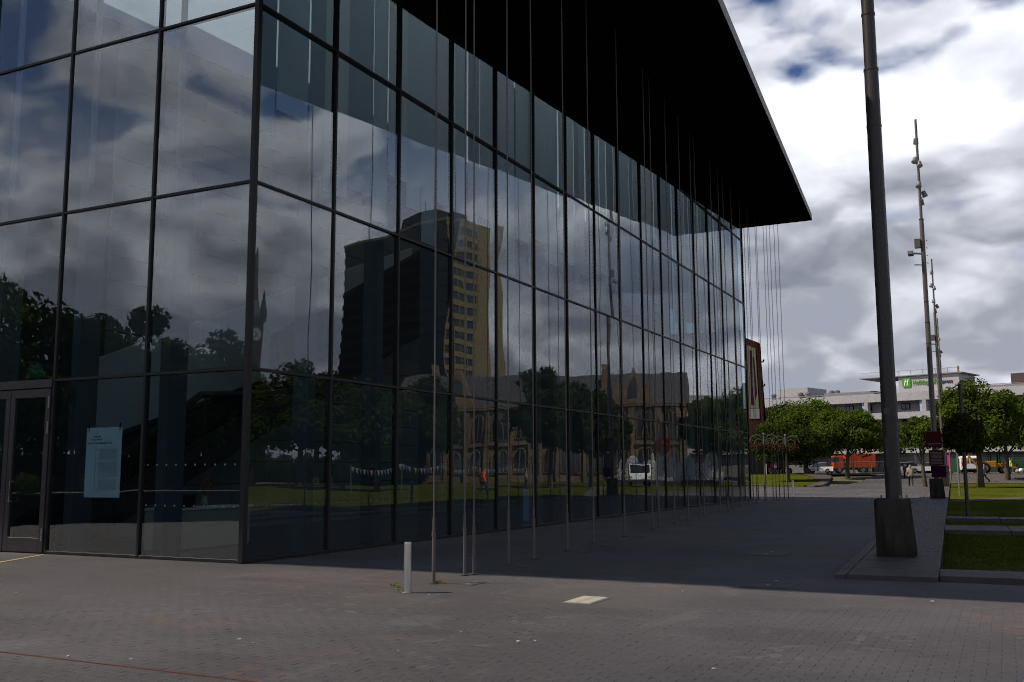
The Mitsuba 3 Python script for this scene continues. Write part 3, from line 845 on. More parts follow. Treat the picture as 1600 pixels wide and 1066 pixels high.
MASTS = [(5.42, -10.16, 'nearest tall dark lighting mast in a stained concrete base', 0), (41.3, -8.75, 'second tall lighting mast with red banners round its foot', 1), (76.0, -7.3, 'third tall lighting mast, with a round pale base', 0),
         (112.3, -5.63, 'fourth tall lighting mast, beyond the third', 0), (146, -3.9, 'last and shortest looking lighting mast, behind the trees', 0), (24.0, -44.0, 'lighting mast standing across the lawn, seen only mirrored in the glass', 0)]
for i, (x, y, lab, ban) in enumerate(MASTS):
    P = thing('lighting_mast', lab, 'lighting mast', 'row of lighting masts along the slab border')
    g0 = float(hz(x)); H = 19.2 + (0.8 if i == 1 else 0)
    z0 = g0 + 0.05
    # tapered concrete base, one leaning face
    sh = 0.82 if i != 1 else 0.9
    bmh = 1.0
    b0 = np.array([[-.37, -.385], [.37, -.385], [.37, .38], [-.37, .38]]) * sh; t0_ = np.array([[-.34, -.30], [.34, -.30], [.34, .38], [-.34, .38]]) * sh
    lay = [(b0, 0.0), (b0 * 0.995, 0.05), (t0_ * 1.0, bmh - 0.03), (t0_ * 0.96, bmh)]
    mm = MB(); V = np.vstack([np.column_stack([q + [x, y], np.full(4, z0 - (0.1 if h == 0 else 0) + h)]) for q, h in lay])
    Ff = [[4 * l + a, 4 * l + (a + 1) % 4, 4 * l + 4 + (a + 1) % 4, 4 * l + 4 + a] for l in range(3) for a in range(4)] + [[12, 13, 14, 15]]
    mm.add(V, Ff); mm.put(P + '__base', M.concrete)
    n = 24
    zz = np.array([z0 + bmh - .05, z0 + 3, z0 + 3.001, z0 + 9.0, z0 + 9.001, z0 + 14.5, z0 + 14.501, H])
    rr = np.array([.140, .138, .134, .128, .118, .112, .075, .06])
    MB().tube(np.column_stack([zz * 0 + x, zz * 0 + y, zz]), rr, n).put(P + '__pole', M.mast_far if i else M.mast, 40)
    for zb in (3.0, 9.0, 14.5, 7.9, 10.1):
        MB().tube([(x, y, z0 + zb - .02), (x, y, z0 + zb + .02)], .137 if zb < 9.05 else .127, n).put(P + '__joint_ring', M.mast, 40)
    if i == 0:
        a0 = math.atan2(CAM[1] - y, CAM[0] - x) - .35
        dv = np.array([math.cos(a0), math.sin(a0)]); tv = np.array([-dv[1], dv[0]])
        FD = np.array([[tv[0], dv[0], 0, x], [tv[1], dv[1], 0, y], [0, 0, 1, z0], [0, 0, 0, 1.0]])
        MB().cbox(-.055, .055, .11, .145, 1.55, 2.1, .004, FD).put(P + '__hatch', M.mast)
        MB().cbox(-.2, .2, -.2, .2, bmh - .01, bmh + .02, .004, FD).put(P + '__flange', M.mast)
        for bx_ in (-.165, .165):
            for by_ in (-.165, .165):
                MB().tube([tuple((FD @ [bx_, by_, bmh + .018, 1])[:3]), tuple((FD @ [bx_, by_, bmh + .07, 1])[:3])], .017, 6).put(P + '__bolt', M.galv)
        MB().cbox(-.05, .05, .10, .139, 2.5, 2.62, .003, FD).put(P + '__sticker', M.cover_grey)
    if i > 0:
        for (zl, az) in ((H - 1.15, -0.3), (H - 2.35, 2.2), (H - 2.6, 2.9), (H - 3.7, 2.6), (H - 4.1, -1.2), (H - 4.5, -0.6)):
            floodlight(P, x, y, zl, az + 0.5, 0.6)
        # camera and bracket
        MB().tube([(x, y, H - 7.3), (x - .35, y + .5, H - 7.3)], .05, 6).tube([(x, y, H - 7.9), (x - .3, y + .45, H - 7.9)], .03, 6).put(P + '__bracket', M.galv)
        MB().cbox(x - .75, x - .2, y + .45, y + .72, H - 7.42, H - 7.22, .02).put(P + '__camera', M.galv)
        MB().cbox(x - .2, x + .0, y + .1, y + .4, H - 7.0, H - 6.5, .02).put(P + '__junction_box', M.mast_far)
        for q in range(4):
            MB().tube([(x + .1, y - .2, H - 6.6 - q * .4), (x - .1, y - .16, H - 6.6 - q * .4)], .02, 6).put(P + '__climbing_iron', M.galv)
    if ban:
        # wrapped banners, each with rows of print
        MB().cbox(x - .44, x - .40, y - .36, y + .38, 2.62, 3.42, .006).put(P + '__banner', M.banner_red)
        MB().cbox(x - .43, x - .39, y - .42, y + .28, 1.72, 2.48, .006).put(P + '__banner', M.banner_brown)
        MB().cbox(x - .43, x - .39, y - .48, y + .22, 1.12, 1.70, .006).put(P + '__banner', M.banner_purple)
        bm = MB()
        bm.box(x - .447, x - .441, y - .30, y + .30, 2.78, 2.81)
        for q in range(9):
            bm.box(x - .437, x - .431, y - .34, y + .20, 1.80 + q * .07, 1.82 + q * .07)
        bm.put(P + '__banner_print', M.greyink)

# ------------------------------------------------------------------ trees


def tree(name, label, x, y, H, W, trunk_h, seed, mat='leaf_a', n=5200, leaf=0.28, group=None, cat='tree', squash=1.0):
    if seed < 20: n, leaf = int(n * 1.5), leaf * 0.8
    r = np.random.default_rng(seed)
    k = thing(name, label, cat, group)
    z0 = float(hz(x)) - 0.05
    mb = MB()
    lean = r.uniform(-.2, .2, 2)
    top = np.array([x + lean[0], y + lean[1], z0 + H * 0.72])
    ts = np.linspace(0, 1, 6)
    pts = np.array([[x, y, z0]]) * (1 - ts[:, None]) + top * ts[:, None] + np.column_stack([np.sin(ts * 4 + seed) * .06, np.cos(ts * 5 + seed) * .06, ts * 0])
    tr = max(0.10, 0.028 * H)
    mb.tube(pts, tr * np.array([1.35, 1.0, .85, .6, .4, .2]), 9)
    cz = z0 + trunk_h + (H - trunk_h) * 0.5
    # clumps
    clumps = []
    nc = 30
    for i in range(nc):
        th = r.uniform(0, 2 * np.pi); ph = np.arccos(r.uniform(-0.8, 1)); rad = r.uniform(.38, .79)
        c = np.array([x + W / 2 * rad * np.sin(ph) * np.cos(th), y + W / 2 * rad * np.sin(ph) * np.sin(th), cz + (H - trunk_h) / 2 * rad * np.cos(ph)])
        s = r.uniform(.24, .40) * W * 0.55
        clumps.append((c, s))
    for i in range(14):      # ragged outer sprays
        th = r.uniform(0, 2 * np.pi); ph = np.arccos(r.uniform(-0.5, 1)); c = np.array([x + W * .44 * np.sin(ph) * np.cos(th), y + W * .44 * np.sin(ph) * np.sin(th), cz + (H - trunk_h) / 2 * r.uniform(.75, .92) * np.cos(ph)])
        clumps.append((c, r.uniform(.09, .15) * W))
    clumps.append((np.array([x, y, cz]), W * .27))
    for c, s in clumps[:12]:
        base = pts[r.integers(2, 5)]
        mid = (base + c) / 2 + [0, 0, -.1 * W / 4]
        mb.tube([base, mid, c], [tr * .35, tr * .22, tr * .08], 6)
    mb.put(k + '__trunk', M.bark, 50)
    vv, per = [], n // len(clumps)
    for c, s in clumps:
        d = r.normal(size=(per, 3)); d /= np.linalg.norm(d, axis=1, keepdims=True)
        rad = s * r.uniform(0.35, 1.08, (per, 1)) ** 0.6
        p = c + d * rad * [1, 1, .82 * squash]
        nrm = d * .6 + r.normal(size=(per, 3)) * .55 + [0, 0, .25]; nrm /= np.linalg.norm(nrm, axis=1, keepdims=True)
        a = np.cross(nrm, r.normal(size=(per, 3))); a /= np.linalg.norm(a, axis=1, keepdims=True); b = np.cross(nrm, a)
        sz = leaf * r.uniform(.6, 1.25, (per, 1))
        vv.append(np.stack([p - a * sz, p - b * sz * .55, p + a * sz, p + b * sz * .55], 1))
    V = np.concatenate(vv).reshape(-1, 3)
    keep = (V.reshape(-1, 4, 3)[:, :, 2].min(1) > z0 + trunk_h * .75)
    V = V.reshape(-1, 4, 3)[keep].reshape(-1, 3)
    F = np.arange(len(V)).reshape(-1, 4)
    put(k + '__crown', (V, F), getattr(M, mat))
    return k


GT = 'trees round the square'
tree('broadleaf_tree', 'broad green tree on the right lawn behind the dark hanging basket', 77.6, -9.95, 8.9, 6.6, 2.2, 1, n=15000, leaf=.19, group=GT)
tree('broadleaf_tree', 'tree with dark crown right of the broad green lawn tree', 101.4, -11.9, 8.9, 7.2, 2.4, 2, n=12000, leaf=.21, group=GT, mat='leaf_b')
tree('broadleaf_tree', 'green tree cut by the right edge of the picture', 86.5, -14.6, 8.9, 6.0, 2.4, 3, n=11000, leaf=.2, group=GT)
tree('broadleaf_tree', 'slim young tree with thin crown on the paving between the first two masts', 77.6, -5.62, 6.0, 3.9, 2.7, 4, n=3600, leaf=.17, group=GT)
tree('broadleaf_tree', 'large sunlit tree left of the middle in front of the hotel', 114.5, 10.6, 9.0, 11.2, 1.9, 5, n=20000, leaf=.24, group=GT)
tree('broadleaf_tree', 'rounded tree beside the paving at the end of the left lawn', 105.5, 4.4, 7.9, 7.8, 2.2, 6, n=16000, leaf=.22, group=GT)
tree('broadleaf_tree', 'leftmost tree right behind the rust coloured screen tower', 121, 17.0, 8.6, 9.8, 1.9, 7, n=14000, leaf=.25, group=GT)
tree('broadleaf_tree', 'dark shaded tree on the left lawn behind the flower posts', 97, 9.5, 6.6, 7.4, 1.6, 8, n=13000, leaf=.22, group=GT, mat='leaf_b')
tree('broadleaf_tree', 'second slim tree farther back right of the nearest mast', 118, 0.6, 5.6, 4.0, 2.2, 18, n=2200, leaf=.24, group=GT)
# trees seen mirrored in the glass
GM = 'trees seen mirrored in the glass'
for q, (x, y, H, W, lab) in enumerate([(64, -22.9, 9.5, 6.0, 'dark tree mirrored in front of the gothic hall, the left one'), (74.6, -23.4, 8.6, 5.6, 'dark tree mirrored right of the gothic hall'), (92.9, -16.4, 9.2, 5.5, 'tree mirrored beside the white fountain spray'),
                                       (58, -41, 8.6, 6, 'dark tree mirrored below the tower block'), (55, -35, 8.0, 7, 'dark tree mirrored left below the tower block'), (66, -51, 11.5, 9, 'dark tree mirrored near the clock tower foot'), (78, -58, 12.5, 9, 'tall dark tree mirrored left of the gothic hall'), (72, -64, 12.0, 10, 'tall dark tree mirrored right of the clock tower'), (82, -47, 11.5, 7, 'tall dark tree mirrored at the left end of the gothic hall')]):
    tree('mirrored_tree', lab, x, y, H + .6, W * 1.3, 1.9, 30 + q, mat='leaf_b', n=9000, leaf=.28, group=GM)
for q, (x, y, H, W, lab) in enumerate([(-20.5, 36.5, 13.2, 9, 'tall tree mirrored at the far left above the doors'), (-26.5, 35.5, 12.6, 8, 'tall tree mirrored in the second glass bay from the left'), (-33.5, 37.5, 10.2, 7, 'lower tree mirrored in the bay by the corner, left one'),
                                       (-39, 38.6, 11.6, 7.5, 'rounded tree mirrored in the bay next to the corner'), (-47, 41, 10.4, 8, 'tree mirrored right at the glass corner')]):
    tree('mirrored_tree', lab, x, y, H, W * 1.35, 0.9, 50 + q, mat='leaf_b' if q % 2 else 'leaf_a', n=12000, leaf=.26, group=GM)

# ------------------------------------------------------------------ flower posts and baskets


def foliage(mb, c, r3, n, size, r):
    d = r.normal(size=(n, 3)); d /= np.linalg.norm(d, axis=1, keepdims=True)
    p = np.asarray(c) + d * np.asarray(r3) * (r.uniform(.3, 1.05, (n, 1)) ** .5)
    a = r.normal(size=(n, 3)); a /= np.linalg.norm(a, axis=1, keepdims=True); b = np.cross(a, r.normal(size=(n, 3))); b /= np.linalg.norm(b, axis=1, keepdims=True)
    s = size * r.uniform(.5, 1.2, (n, 1))
    V = np.stack([p - a * s, p - b * s * .6, p + a * s, p + b * s * .6], 1).reshape(-1, 3)
    mb.add(V, np.arange(len(V)).reshape(-1, 4))


fr_ = np.random.default_rng(77)
for i, (x, y, lab) in enumerate([(72.5, 6.65, 'pale hooped post with red flower baskets, left of the pair past the building end'), (76.7, 5.65, 'pale hooped post with red flower baskets, right of the pair past the building end')]):
    P = thing('flower_post', lab, 'flower post')
    MB().tube([(x, y, 0), (x, y, 4.5)], .07, 10).put(P + '__post', M.mast_far)
    MB().ball((x, y, 4.5), (.12, .12, .16), 1).put(P + '__finial', M.mast_far)
    for s in (-1, 1):
        for rr_, zc in ((.62, 3.85), (.42, 3.7)):
            ang = np.linspace(0, np.pi, 12)
            MB().tube(np.column_stack([x + s * (.05 + rr_ * .4 * (1 - np.cos(ang))) * .45, y - s * (.05 + rr_ * (1 - np.cos(ang))) * .9, zc + rr_ * np.sin(ang)]), .035, 6).put(P + '__hoop', M.mast_far)
        fm_, lm_ = MB(), MB()
        c = (x + s * .2, y - s * .5, 3.25)
        foliage(lm_, c, (.5, .62, .55), 500, .11, fr_); foliage(fm_, np.add(c, (0, 0, .1)), (.55, .7, .5), 260, .09, fr_)
        lm_.put(P + '__basket', M.leaf_b); fm_.put(P + '__flowers', M.flower_deep)
P = thing('hanging_basket_post', 'slim dark post on the lawn carrying a large dark drooping flower basket', 'flower post')
x, y = 22.25, -10.75
MB().tube([(x, y, -.05), (x, y, 4.35)], .06, 12).put(P + '__post', M.mast, 40)
lm_ = MB(); 
for q in range(16):
    a_ = fr_.uniform(0, 6.28); foliage(lm_, (x + .42 * math.cos(a_), y + .42 * math.sin(a_), fr_.uniform(2.3, 3.2)), (.24, .24, .3), 300, .075, fr_)
foliage(lm_, (x, y, 2.75), (.42, .45, .6), 1500, .08, fr_); lm_.put(P + '__basket', M.leaf_b)
fm_ = MB(); foliage(fm_, (x, y, 2.8), (.66, .68, .6), 500, .05, fr_); fm_.put(P + '__flowers', M.flower_dark)
m = trimesh.creation.revolve(np.array([[.07, 2.4], [.4, 2.55], [.52, 2.9], [.52, 2.95], [.07, 2.95]]), sections=18); m.apply_translation([x, y, 0]); put(P + '__bowl', m, M.black)
P = thing('hanging_basket_post', 'thin pale post behind the dark basket with a bunch of crimson flowers', 'flower post')
x, y = 51.4, -9.36
MB().tube([(x, y, -.05), (x, y, 3.7)], .05, 10).put(P + '__post', M.galv)
lm_, fm_ = MB(), MB(); foliage(fm_, (x, y + .35, 3.25), (.32, .34, .6), 420, .07, fr_); foliage(lm_, (x, y + .3, 3.2), (.28, .3, .5), 300, .08, fr_)
fm_.put(P + '__flowers', M.flower_red); lm_.put(P + '__basket', M.leaf_b)
MB().tube([(x, y, 3.6), (x, y + .35, 3.62)], .025, 6).put(P + '__arm', M.galv)

# ------------------------------------------------------------------ rust coloured screen tower
P = thing('screen_tower', 'rust coloured steel tower with a tall picture screen just past the building', 'tower')
tx = 111.3; gz = float(hz(tx))
# face towards the square (looking along -x): outline in y-z, leaning right side
fr = MB()
def yz(poly, x0, x1, mb):
    m = trimesh.creation.extrude_polygon(Polygon(poly), x1 - x0, engine='earcut'); v = np.asarray(m.vertices)
    mb.add(np.column_stack([v[:, 2] + x0, v[:, 0], v[:, 1]]), m.faces)
yz([(17.05, 4.6), (17.05, 18.2), (15.45, 17.5), (15.1, 9.0), (14.95, 4.6)], tx + .1, tx + 1.6, fr); fr.put(P + '__frame', M.rust)
sc_ = MB(); yz([(16.75, 9.1), (16.75, 17.2), (15.72, 16.7), (15.55, 9.1)], tx, tx + .12, sc_); sc_.put(P + '__screen', M.screen_art)
sc_ = MB(); yz([(16.5, 9.5), (16.45, 16.6), (16.2, 16.4), (16.25, 12.0), (16.05, 9.5)], tx - .01, tx + .01, sc_); yz([(15.95, 10.0), (16.1, 15.6), (15.9, 15.6), (15.7, 11.0)], tx - .01, tx + .01, sc_); sc_.put(P + '__screen__picture', M.banner_purple)
sc_ = MB(); yz([(16.75, 7.8), (16.75, 9.05), (15.5, 9.05), (15.5, 7.8)], tx, tx + .12, sc_); sc_.put(P + '__louvre_panel', M.galv)
MB().box(tx + .05, tx + 1.7, 15.0, 17.05, gz - .05, 4.58).put(P + '__base', M.black)
MB().box(tx + .0, tx + .1, 14.86, 14.98, gz - .05, 5.0).put(P + '__edge_strip', M.pale_grey)
for z in (15.0, 11.9):
    MB().tube([(tx + .5, 15.3, z), (tx + .5, 14.9, z), (tx + .5, 14.8, z + .3)], .1, 6).put(P + '__lamp', M.black)

# ------------------------------------------------------------------ white hotel
HA = np.array([132.97, 20.21]); he = np.array([-0.2949, -0.9555]); hn = np.array([-0.9555, 0.2949])
MH = np.array([[he[0], -hn[0], 0, HA[0]], [he[1], -hn[1], 0, HA[1]], [0, 0, 1, 0], [0, 0, 0, 1.0]])   # local x along the front, y into the building
P = thing('hotel', 'long white banded hotel with a green and blue rooftop sign', 'building')
S0, S1 = -22.0, 75.0
MB().box(S0, S1, 0.9, 16, 0, 11.3, MH).put(P + '__wall', M.recess)
for (z0, z1) in ((10.45, 11.55), (8.1, 8.95), (5.75, 6.5), (3.55, 4.2)):
    MB().box(S0, S1, 0.0, 0.92, z0, z1, MH).put(P + '__balcony_band', M.white)
for s in np.arange(S0 + 0.5, S1, 7.85):
    s2 = 23.75 + 7.85 * round((s - 23.75) / 7.85)
    for z0, z1 in ((8.95, 10.45), (6.5, 8.1), (4.2, 5.75)):
        MB().box(s2, s2 + .5, 0.02, 0.93, z0, z1, MH).put(P + '__pier', M.white)
        MB().box(s2 - .42, s2 - .02, 0.3, 0.95, z0, z1, MH).put(P + '__shade_fin', M.pale_blue)
for zc, zt in ((9.3, 10.15), (7.0, 7.95), (4.5, 5.5)):
    for s in np.arange(-20.9, 74, 2.6):
        if 23.0 < s - 0.2 < 24.6: continue
        k = MB().cbox(s, s + 1.15, 0.80, 0.95, zc, zt, 0.01, MH).put(P + '__window', M.black)
        MB().box(s + .1, s + .52, 0.78, 0.81, zc + .1, zt - .1, MH).box(s + .62, s + 1.05, 0.78, 0.81, zc + .1, zt - .1, MH).put(k + '__pane', M.far_glass)
MB().box(S0, S1, 1.2, 1.4, 0.9, 3.5, MH).put(P + '__shop_front', M.far_glass)
for s in np.arange(S0, S1, 4.0):
    MB().box(s, s + .25, 0.85, 1.25, 0.8, 3.55, MH).put(P + '__column', M.mid_grey)
# rooftop: sign wall, walkways, rails, vents, plant rooms
MB().box(20.3, 28.2, 1.2, 7, 11.3, 13.75, MH).put(P + '__sign_wall', M.white)
MB().box(15, 28.7, 0.9, 7.5, 13.75, 13.87, MH).put(P + '__sign_roof', M.mid_grey)
rl = MB()
for s in np.arange(20.4, 28.4, 1.6):
    rl.tube([tuple((MH @ [s, 1.3, 13.87, 1])[:3]), tuple((MH @ [s, 1.3, 14.6, 1])[:3])], .035, 5)
rl.tube([tuple((MH @ [15, 1.3, 14.6, 1])[:3]), tuple((MH @ [28.4, 1.3, 14.5, 1])[:3])], .035, 5).put(P + '__roof_rail', M.galv)
MB().box(28.0, 28.2, 1.3, 1.5, 13.87, 14.7, MH).put(P + '__mast_light', M.terracotta)
MB().box(1.5, 6.2, 3, 9, 11.3, 13.3, MH).put(P + '__plant_room', M.pale_grey)
MB().box(9.2, 16.5, 2, 8, 11.3, 12.15, MH).put(P + '__plant_room', M.mid_grey)
MB().box(28.9, 36, 2, 3, 11.55, 12.0, MH).put(P + '__roof_rail', M.mid_grey)
MB().box(33.9, 41, 3, 10, 11.3, 13.4, MH).put(P + '__penthouse', M.brown)
MB().box(-2, 20, 0.6, 0.75, 11.75, 11.85, MH).box(28.9, 40, 0.6, 0.75, 11.95, 12.02, MH).put(P + '__roof_rail', M.galv)
for s in (1.0, 5.3, 6.5, 10.1, 10.95, 17.8):
    c = (MH @ [s, 2.5, 0, 1])[:3]
    m = trimesh.creation.revolve(np.array([[0, 11.5], [.28, 11.5], [.28, 12.2], [.42, 12.2], [.42, 12.45], [.2, 12.6], [0, 12.6]]), sections=12); m.apply_translation([c[0], c[1], 0]); put(P + '__roof_vent', m, M.galv, 30)
# sign: round-cornered square with a slanted H, then the lettering
sg = P + '__sign'
hm = m3.CrossSection([[(20.84, 12.32), (21.98, 12.32), (21.98, 13.48), (20.84, 13.48)]]).offset(-.2, m3.JoinType.Round, 2, 24).offset(.2, m3.JoinType.Round, 2, 24)
pp = np.array(hm.to_polygons()[0])
MB().prism(pp.tolist(), 1.05, 1.17, MH).put(sg, M.sign_green)
hl = MB()
for dx_ in (0.0, 0.36):
    hl.prism([(21.10 + dx_, 12.50), (21.22 + dx_, 12.50), (21.40 + dx_, 13.32), (21.28 + dx_, 13.32)], 1.0, 1.05, MH)
hl.prism([(21.20, 12.95), (21.72, 13.05), (21.75, 13.14), (21.22, 13.04)], 0.99, 1.049, MH)
hl.put(sg + '__emblem', M.sign_white)


def sign_text(txt, h, s, z, width, key, mat):
    m = meshkit.text_mesh(txt, h, 0.06, True)
    v = np.asarray(m.vertices); sc = width / (v[:, 0].max())
    Q = np.column_stack([s + v[:, 0] * sc, 1.18 - v[:, 2], z + v[:, 1]])
    MB().add((np.column_stack([Q, np.ones(len(Q))]) @ MH.T)[:, :3], m.faces).put(key, mat)


sign_text('Holiday Inn', 0.55, 22.25, 12.55, 3.15, sg + '__lettering', M.sign_green)
sign_text('Express', 0.42, 25.55, 12.55, 1.85, sg + '__lettering_blue', M.sign_blue)

# ------------------------------------------------------------------ vehicles along the street


def wheel(key, x, y, z, r, F, w=.22):
    q = np.array([[0, -w / 2], [r * .6, -w / 2], [r, -w * .35], [r, w * .35], [r * .6, w / 2], [0, w / 2]])
    m = trimesh.creation.revolve(q, sections=18); m.apply_transform(trimesh.transformations.rotation_matrix(np.pi / 2, [1, 0, 0])); m.apply_translation([x, y, z]); m.apply_transform(F)
    k = put(key + '__wheel', m, M.tyre, 40)
    h = trimesh.creation.revolve(np.array([[0, -w / 2 - .01], [r * .55, -w / 2 - .01], [r * .55, w / 2 + .01], [0, w / 2 + .01]]), sections=14); h.apply_transform(trimesh.transformations.rotation_matrix(np.pi / 2, [1, 0, 0])); h.apply_translation([x, y, z]); h.apply_transform(F)
    put(k + '__rim', h, M.galv)


def car(label, loc, rot, paint, group=None):
    F = frame(loc, rot); k = thing('parked_car', label, 'car', group)
    body = MB().prism([(-2.05, .3), (2.05, .3), (2.1, .55), (2.0, .75), (1.0, .86), (-1.75, .9), (-2.08, .75), (-2.1, .45)], -.82, .82, F); body.put(k + '__body', paint)
    MB().prism([(-1.75, .9), (1.0, .86), (.35, 1.36), (-1.1, 1.42), (-1.55, 1.2)], -.68, .68, F).put(k + '__cabin', M.far_glass)
    MB().prism([(.38, 1.36), (-1.12, 1.42), (-1.2, 1.46), (.3, 1.40)], -.66, .66, F).put(k + '__roof', paint)
    for x in (-1.3, 1.3):
        for y in (-.76, .76): wheel(k, x, y, .32, .32, F)
    for y in (-.6, .6):
        MB().cbox(2.02, 2.1, y - .15, y + .15, .58, .72, .01, F).put(k + '__headlight', M.lamp_glass); MB().cbox(-2.12, -2.04, y - .14, y + .14, .62, .78, .01, F).put(k + '__tail_light', M.red_light)


def van(label, loc, rot, paint, stripe=None):
    F = frame(loc, rot); k = thing('van', label, 'van')
    MB().prism([(-2.5, .4), (2.4, .4), (2.5, .7), (2.35, 1.05), (1.7, 1.25), (1.05, 2.05), (-2.4, 2.1), (-2.55, 1.9)], -.95, .95, F).put(k + '__body', paint)
    MB().prism([(1.72, 1.27), (1.10, 2.0), (1.06, 1.99), (1.66, 1.26)], -.8, .8, frame((loc[0] + .03 * math.cos(rot), loc[1] + .03 * math.sin(rot), loc[2]), rot)).put(k + '__windscreen', M.far_glass)
    for y in (-.96, .94):
        MB().prism([(.2, 1.2), (1.5, 1.2), (1.0, 1.85), (.2, 1.85)], y, y + .02, F).put(k + '__side_window', M.far_glass)
    for y in (-.45, .45): MB().cbox(-2.58, -2.54, y - .36, y + .36, 1.25, 1.8, .01, F).put(k + '__rear_window', M.far_glass)
    for x in (-1.55, 1.6):
        for y in (-.85, .85): wheel(k, x, y, .36, .36, F)
    for y in (-.8, .8):
        MB().cbox(-2.6, -2.5, y - .1, y + .1, .9, 1.4, .01, F).put(k + '__tail_light', M.red_light); MB().cbox(2.38, 2.5, y - .14, y + .14, .75, .95, .01, F).put(k + '__headlight', M.lamp_glass)
    MB().cbox(-2.62, -2.5, -.9, .9, .4, .58, .02, F).cbox(2.4, 2.56, -.9, .9, .4, .62, .02, F).put(k + '__bumper', M.dark_grey)
    if stripe: MB().cbox(1.95, 2.35, -.7, .7, 1.02, 1.06, .005, F).cbox(.6, .95, -.6, .6, 2.08, 2.2, .02, F).put(k + '__light_bar', stripe)


GZ = 0.9
GC = 'cars parked on the street by the hotel'
car('white car parked left of the walking man in beige', (124, .15, GZ), 1.9, M.car_white, GC)
car('white car parked right of the walking man, half behind the red banners', (126, -3.0, GZ), 1.7, M.car_white, GC)
car('pale car behind the second mast by the pink banner', (129, -5.6, GZ), 1.6, M.car_white, GC)
car('pale car under the left trees behind the mesh fence', (127, 11.0, GZ), 1.4, M.car_white, GC)
van('plain white van parked beyond the right lawn, seen from behind', (122.0, -7.6, GZ), 0.12, M.car_white)
van('white van with blue light bar, mirrored on the lawn edge', (77.5, -19.9, 0), 2.75, M.car_white, M.flag_blue)
# orange lorry
F = frame((127.4, 6.5, GZ), 1.84); k = thing('lorry', 'bright orange red lorry behind the left trees', 'lorry')
MB().cbox(1.55, 2.9, -1.1, 1.1, .6, 2.35, .08, F).put(k + '__cab', M.orange)
MB().cbox(-2.6, 1.3, -1.15, 1.15, .75, 2.6, .03, F).put(k + '__body', M.orange)
for x in np.arange(-2.5, 1.3, .62): MB().box(x, x + .07, -1.18, 1.18, .8, 2.55, F).put(k + '__rib', M.orange)
MB().cbox(2.2, 2.93, -1.13, 1.13, 1.5, 2.15, .03, F).put(k + '__cab_window', M.far_glass)
MB().cbox(-2.6, 2.9, -.5, .5, .45, .75, .02, F).put(k + '__chassis', M.dark_grey)
for x in (-1.8, -.9, 2.1):
    for y in (-.95, .95): wheel(k, x, y, .45, .45, F, .3)
# purple coach
F = frame((131.8, 1.9, GZ), 1.84); k = thing('coach', 'dark purple coach standing in the street behind the nearest mast', 'coach')
MB().cbox(-5.0, 5.0, -1.25, 1.25, .35, 3.1, .12, F).put(k + '__body', M.purple)
for x in np.arange(-4.6, 4.3, 1.5):
    for y in (-1.265, 1.245): MB().box(x, x + 1.4, y, y + .02, 1.7, 2.6, F).put(k + '__window', M.far_glass)
MB().box(-4.9, 4.9, -1.27, 1.27, 1.25, 1.33, F).put(k + '__stripe', M.flag_white)
for x in (-3.0, 3.1):
    for y in (-1.1, 1.1): wheel(k, x, y, .48, .48, F, .3)
MB().cbox(4.95, 5.04, -1.1, 1.1, 1.3, 2.7, .02, F).put(k + '__windscreen', M.far_glass)
# yellow digger
F = frame((115.2, -10.35, GZ), -1.35); k = thing('digger', 'yellow digger with black cab working behind the right lawn trees', 'digger')
MB().cbox(-1.5, .4, -.7, .7, .7, 1.45, .06, F).put(k + '__body', M.digger_yellow)
cb = MB()
for x in (-.2, .8):
    for y in (-.6, .6): cb.box(x - .05, x + .05, y - .05, y + .05, 1.1, 2.35, F)
cb.box(-.35, .95, -.7, .7, 2.35, 2.45, F).put(k + '__cab', M.black)
MB().cbox(.4, 1.6, -.5, .5, .7, 1.2, .08, F).put(k + '__bonnet', M.digger_yellow)
MB().prism([(1.5, .9), (2.6, .5), (2.7, .65), (1.5, 1.1)], -.55, -.4, F).prism([(1.5, .9), (2.6, .5), (2.7, .65), (1.5, 1.1)], .4, .55, F).put(k + '__loader_arm', M.digger_yellow)
MB().prism([(2.6, .15), (3.2, .1), (3.1, .25), (2.8, .75), (2.6, .75)], -.9, .9, F).put(k + '__bucket', M.dark_grey)
MB().prism([(-1.5, .9), (-2.4, 2.2), (-2.55, 2.1), (-1.6, .75)], -.12, .12, F).prism([(-2.4, 2.2), (-2.9, .9), (-2.75, .85), (-2.3, 2.0)], -.1, .1, F).put(k + '__boom', M.digger_yellow)
for x, r_ in ((-.9, .62), (1.2, .42)):
    for y in (-.72, .72): wheel(k, x, y, r_, r_, F, .35)

# ------------------------------------------------------------------ people


def chain(pts):
    return m3.Manifold.batch_hull([m3.Manifold.sphere(r, 14).translate(tuple(p)) for p, r in pts])


def union(parts, tol=.03, smooth=6):
    u = m3.Manifold.batch_boolean(parts, m3.OpType.Add).refine_to_length(tol)
    mm = u.to_mesh(); t = trimesh.Trimesh(np.array(mm.vert_properties[:, :3]), np.array(mm.tri_verts), process=True)
    trimesh.smoothing.filter_taubin(t, iterations=smooth)
    return t


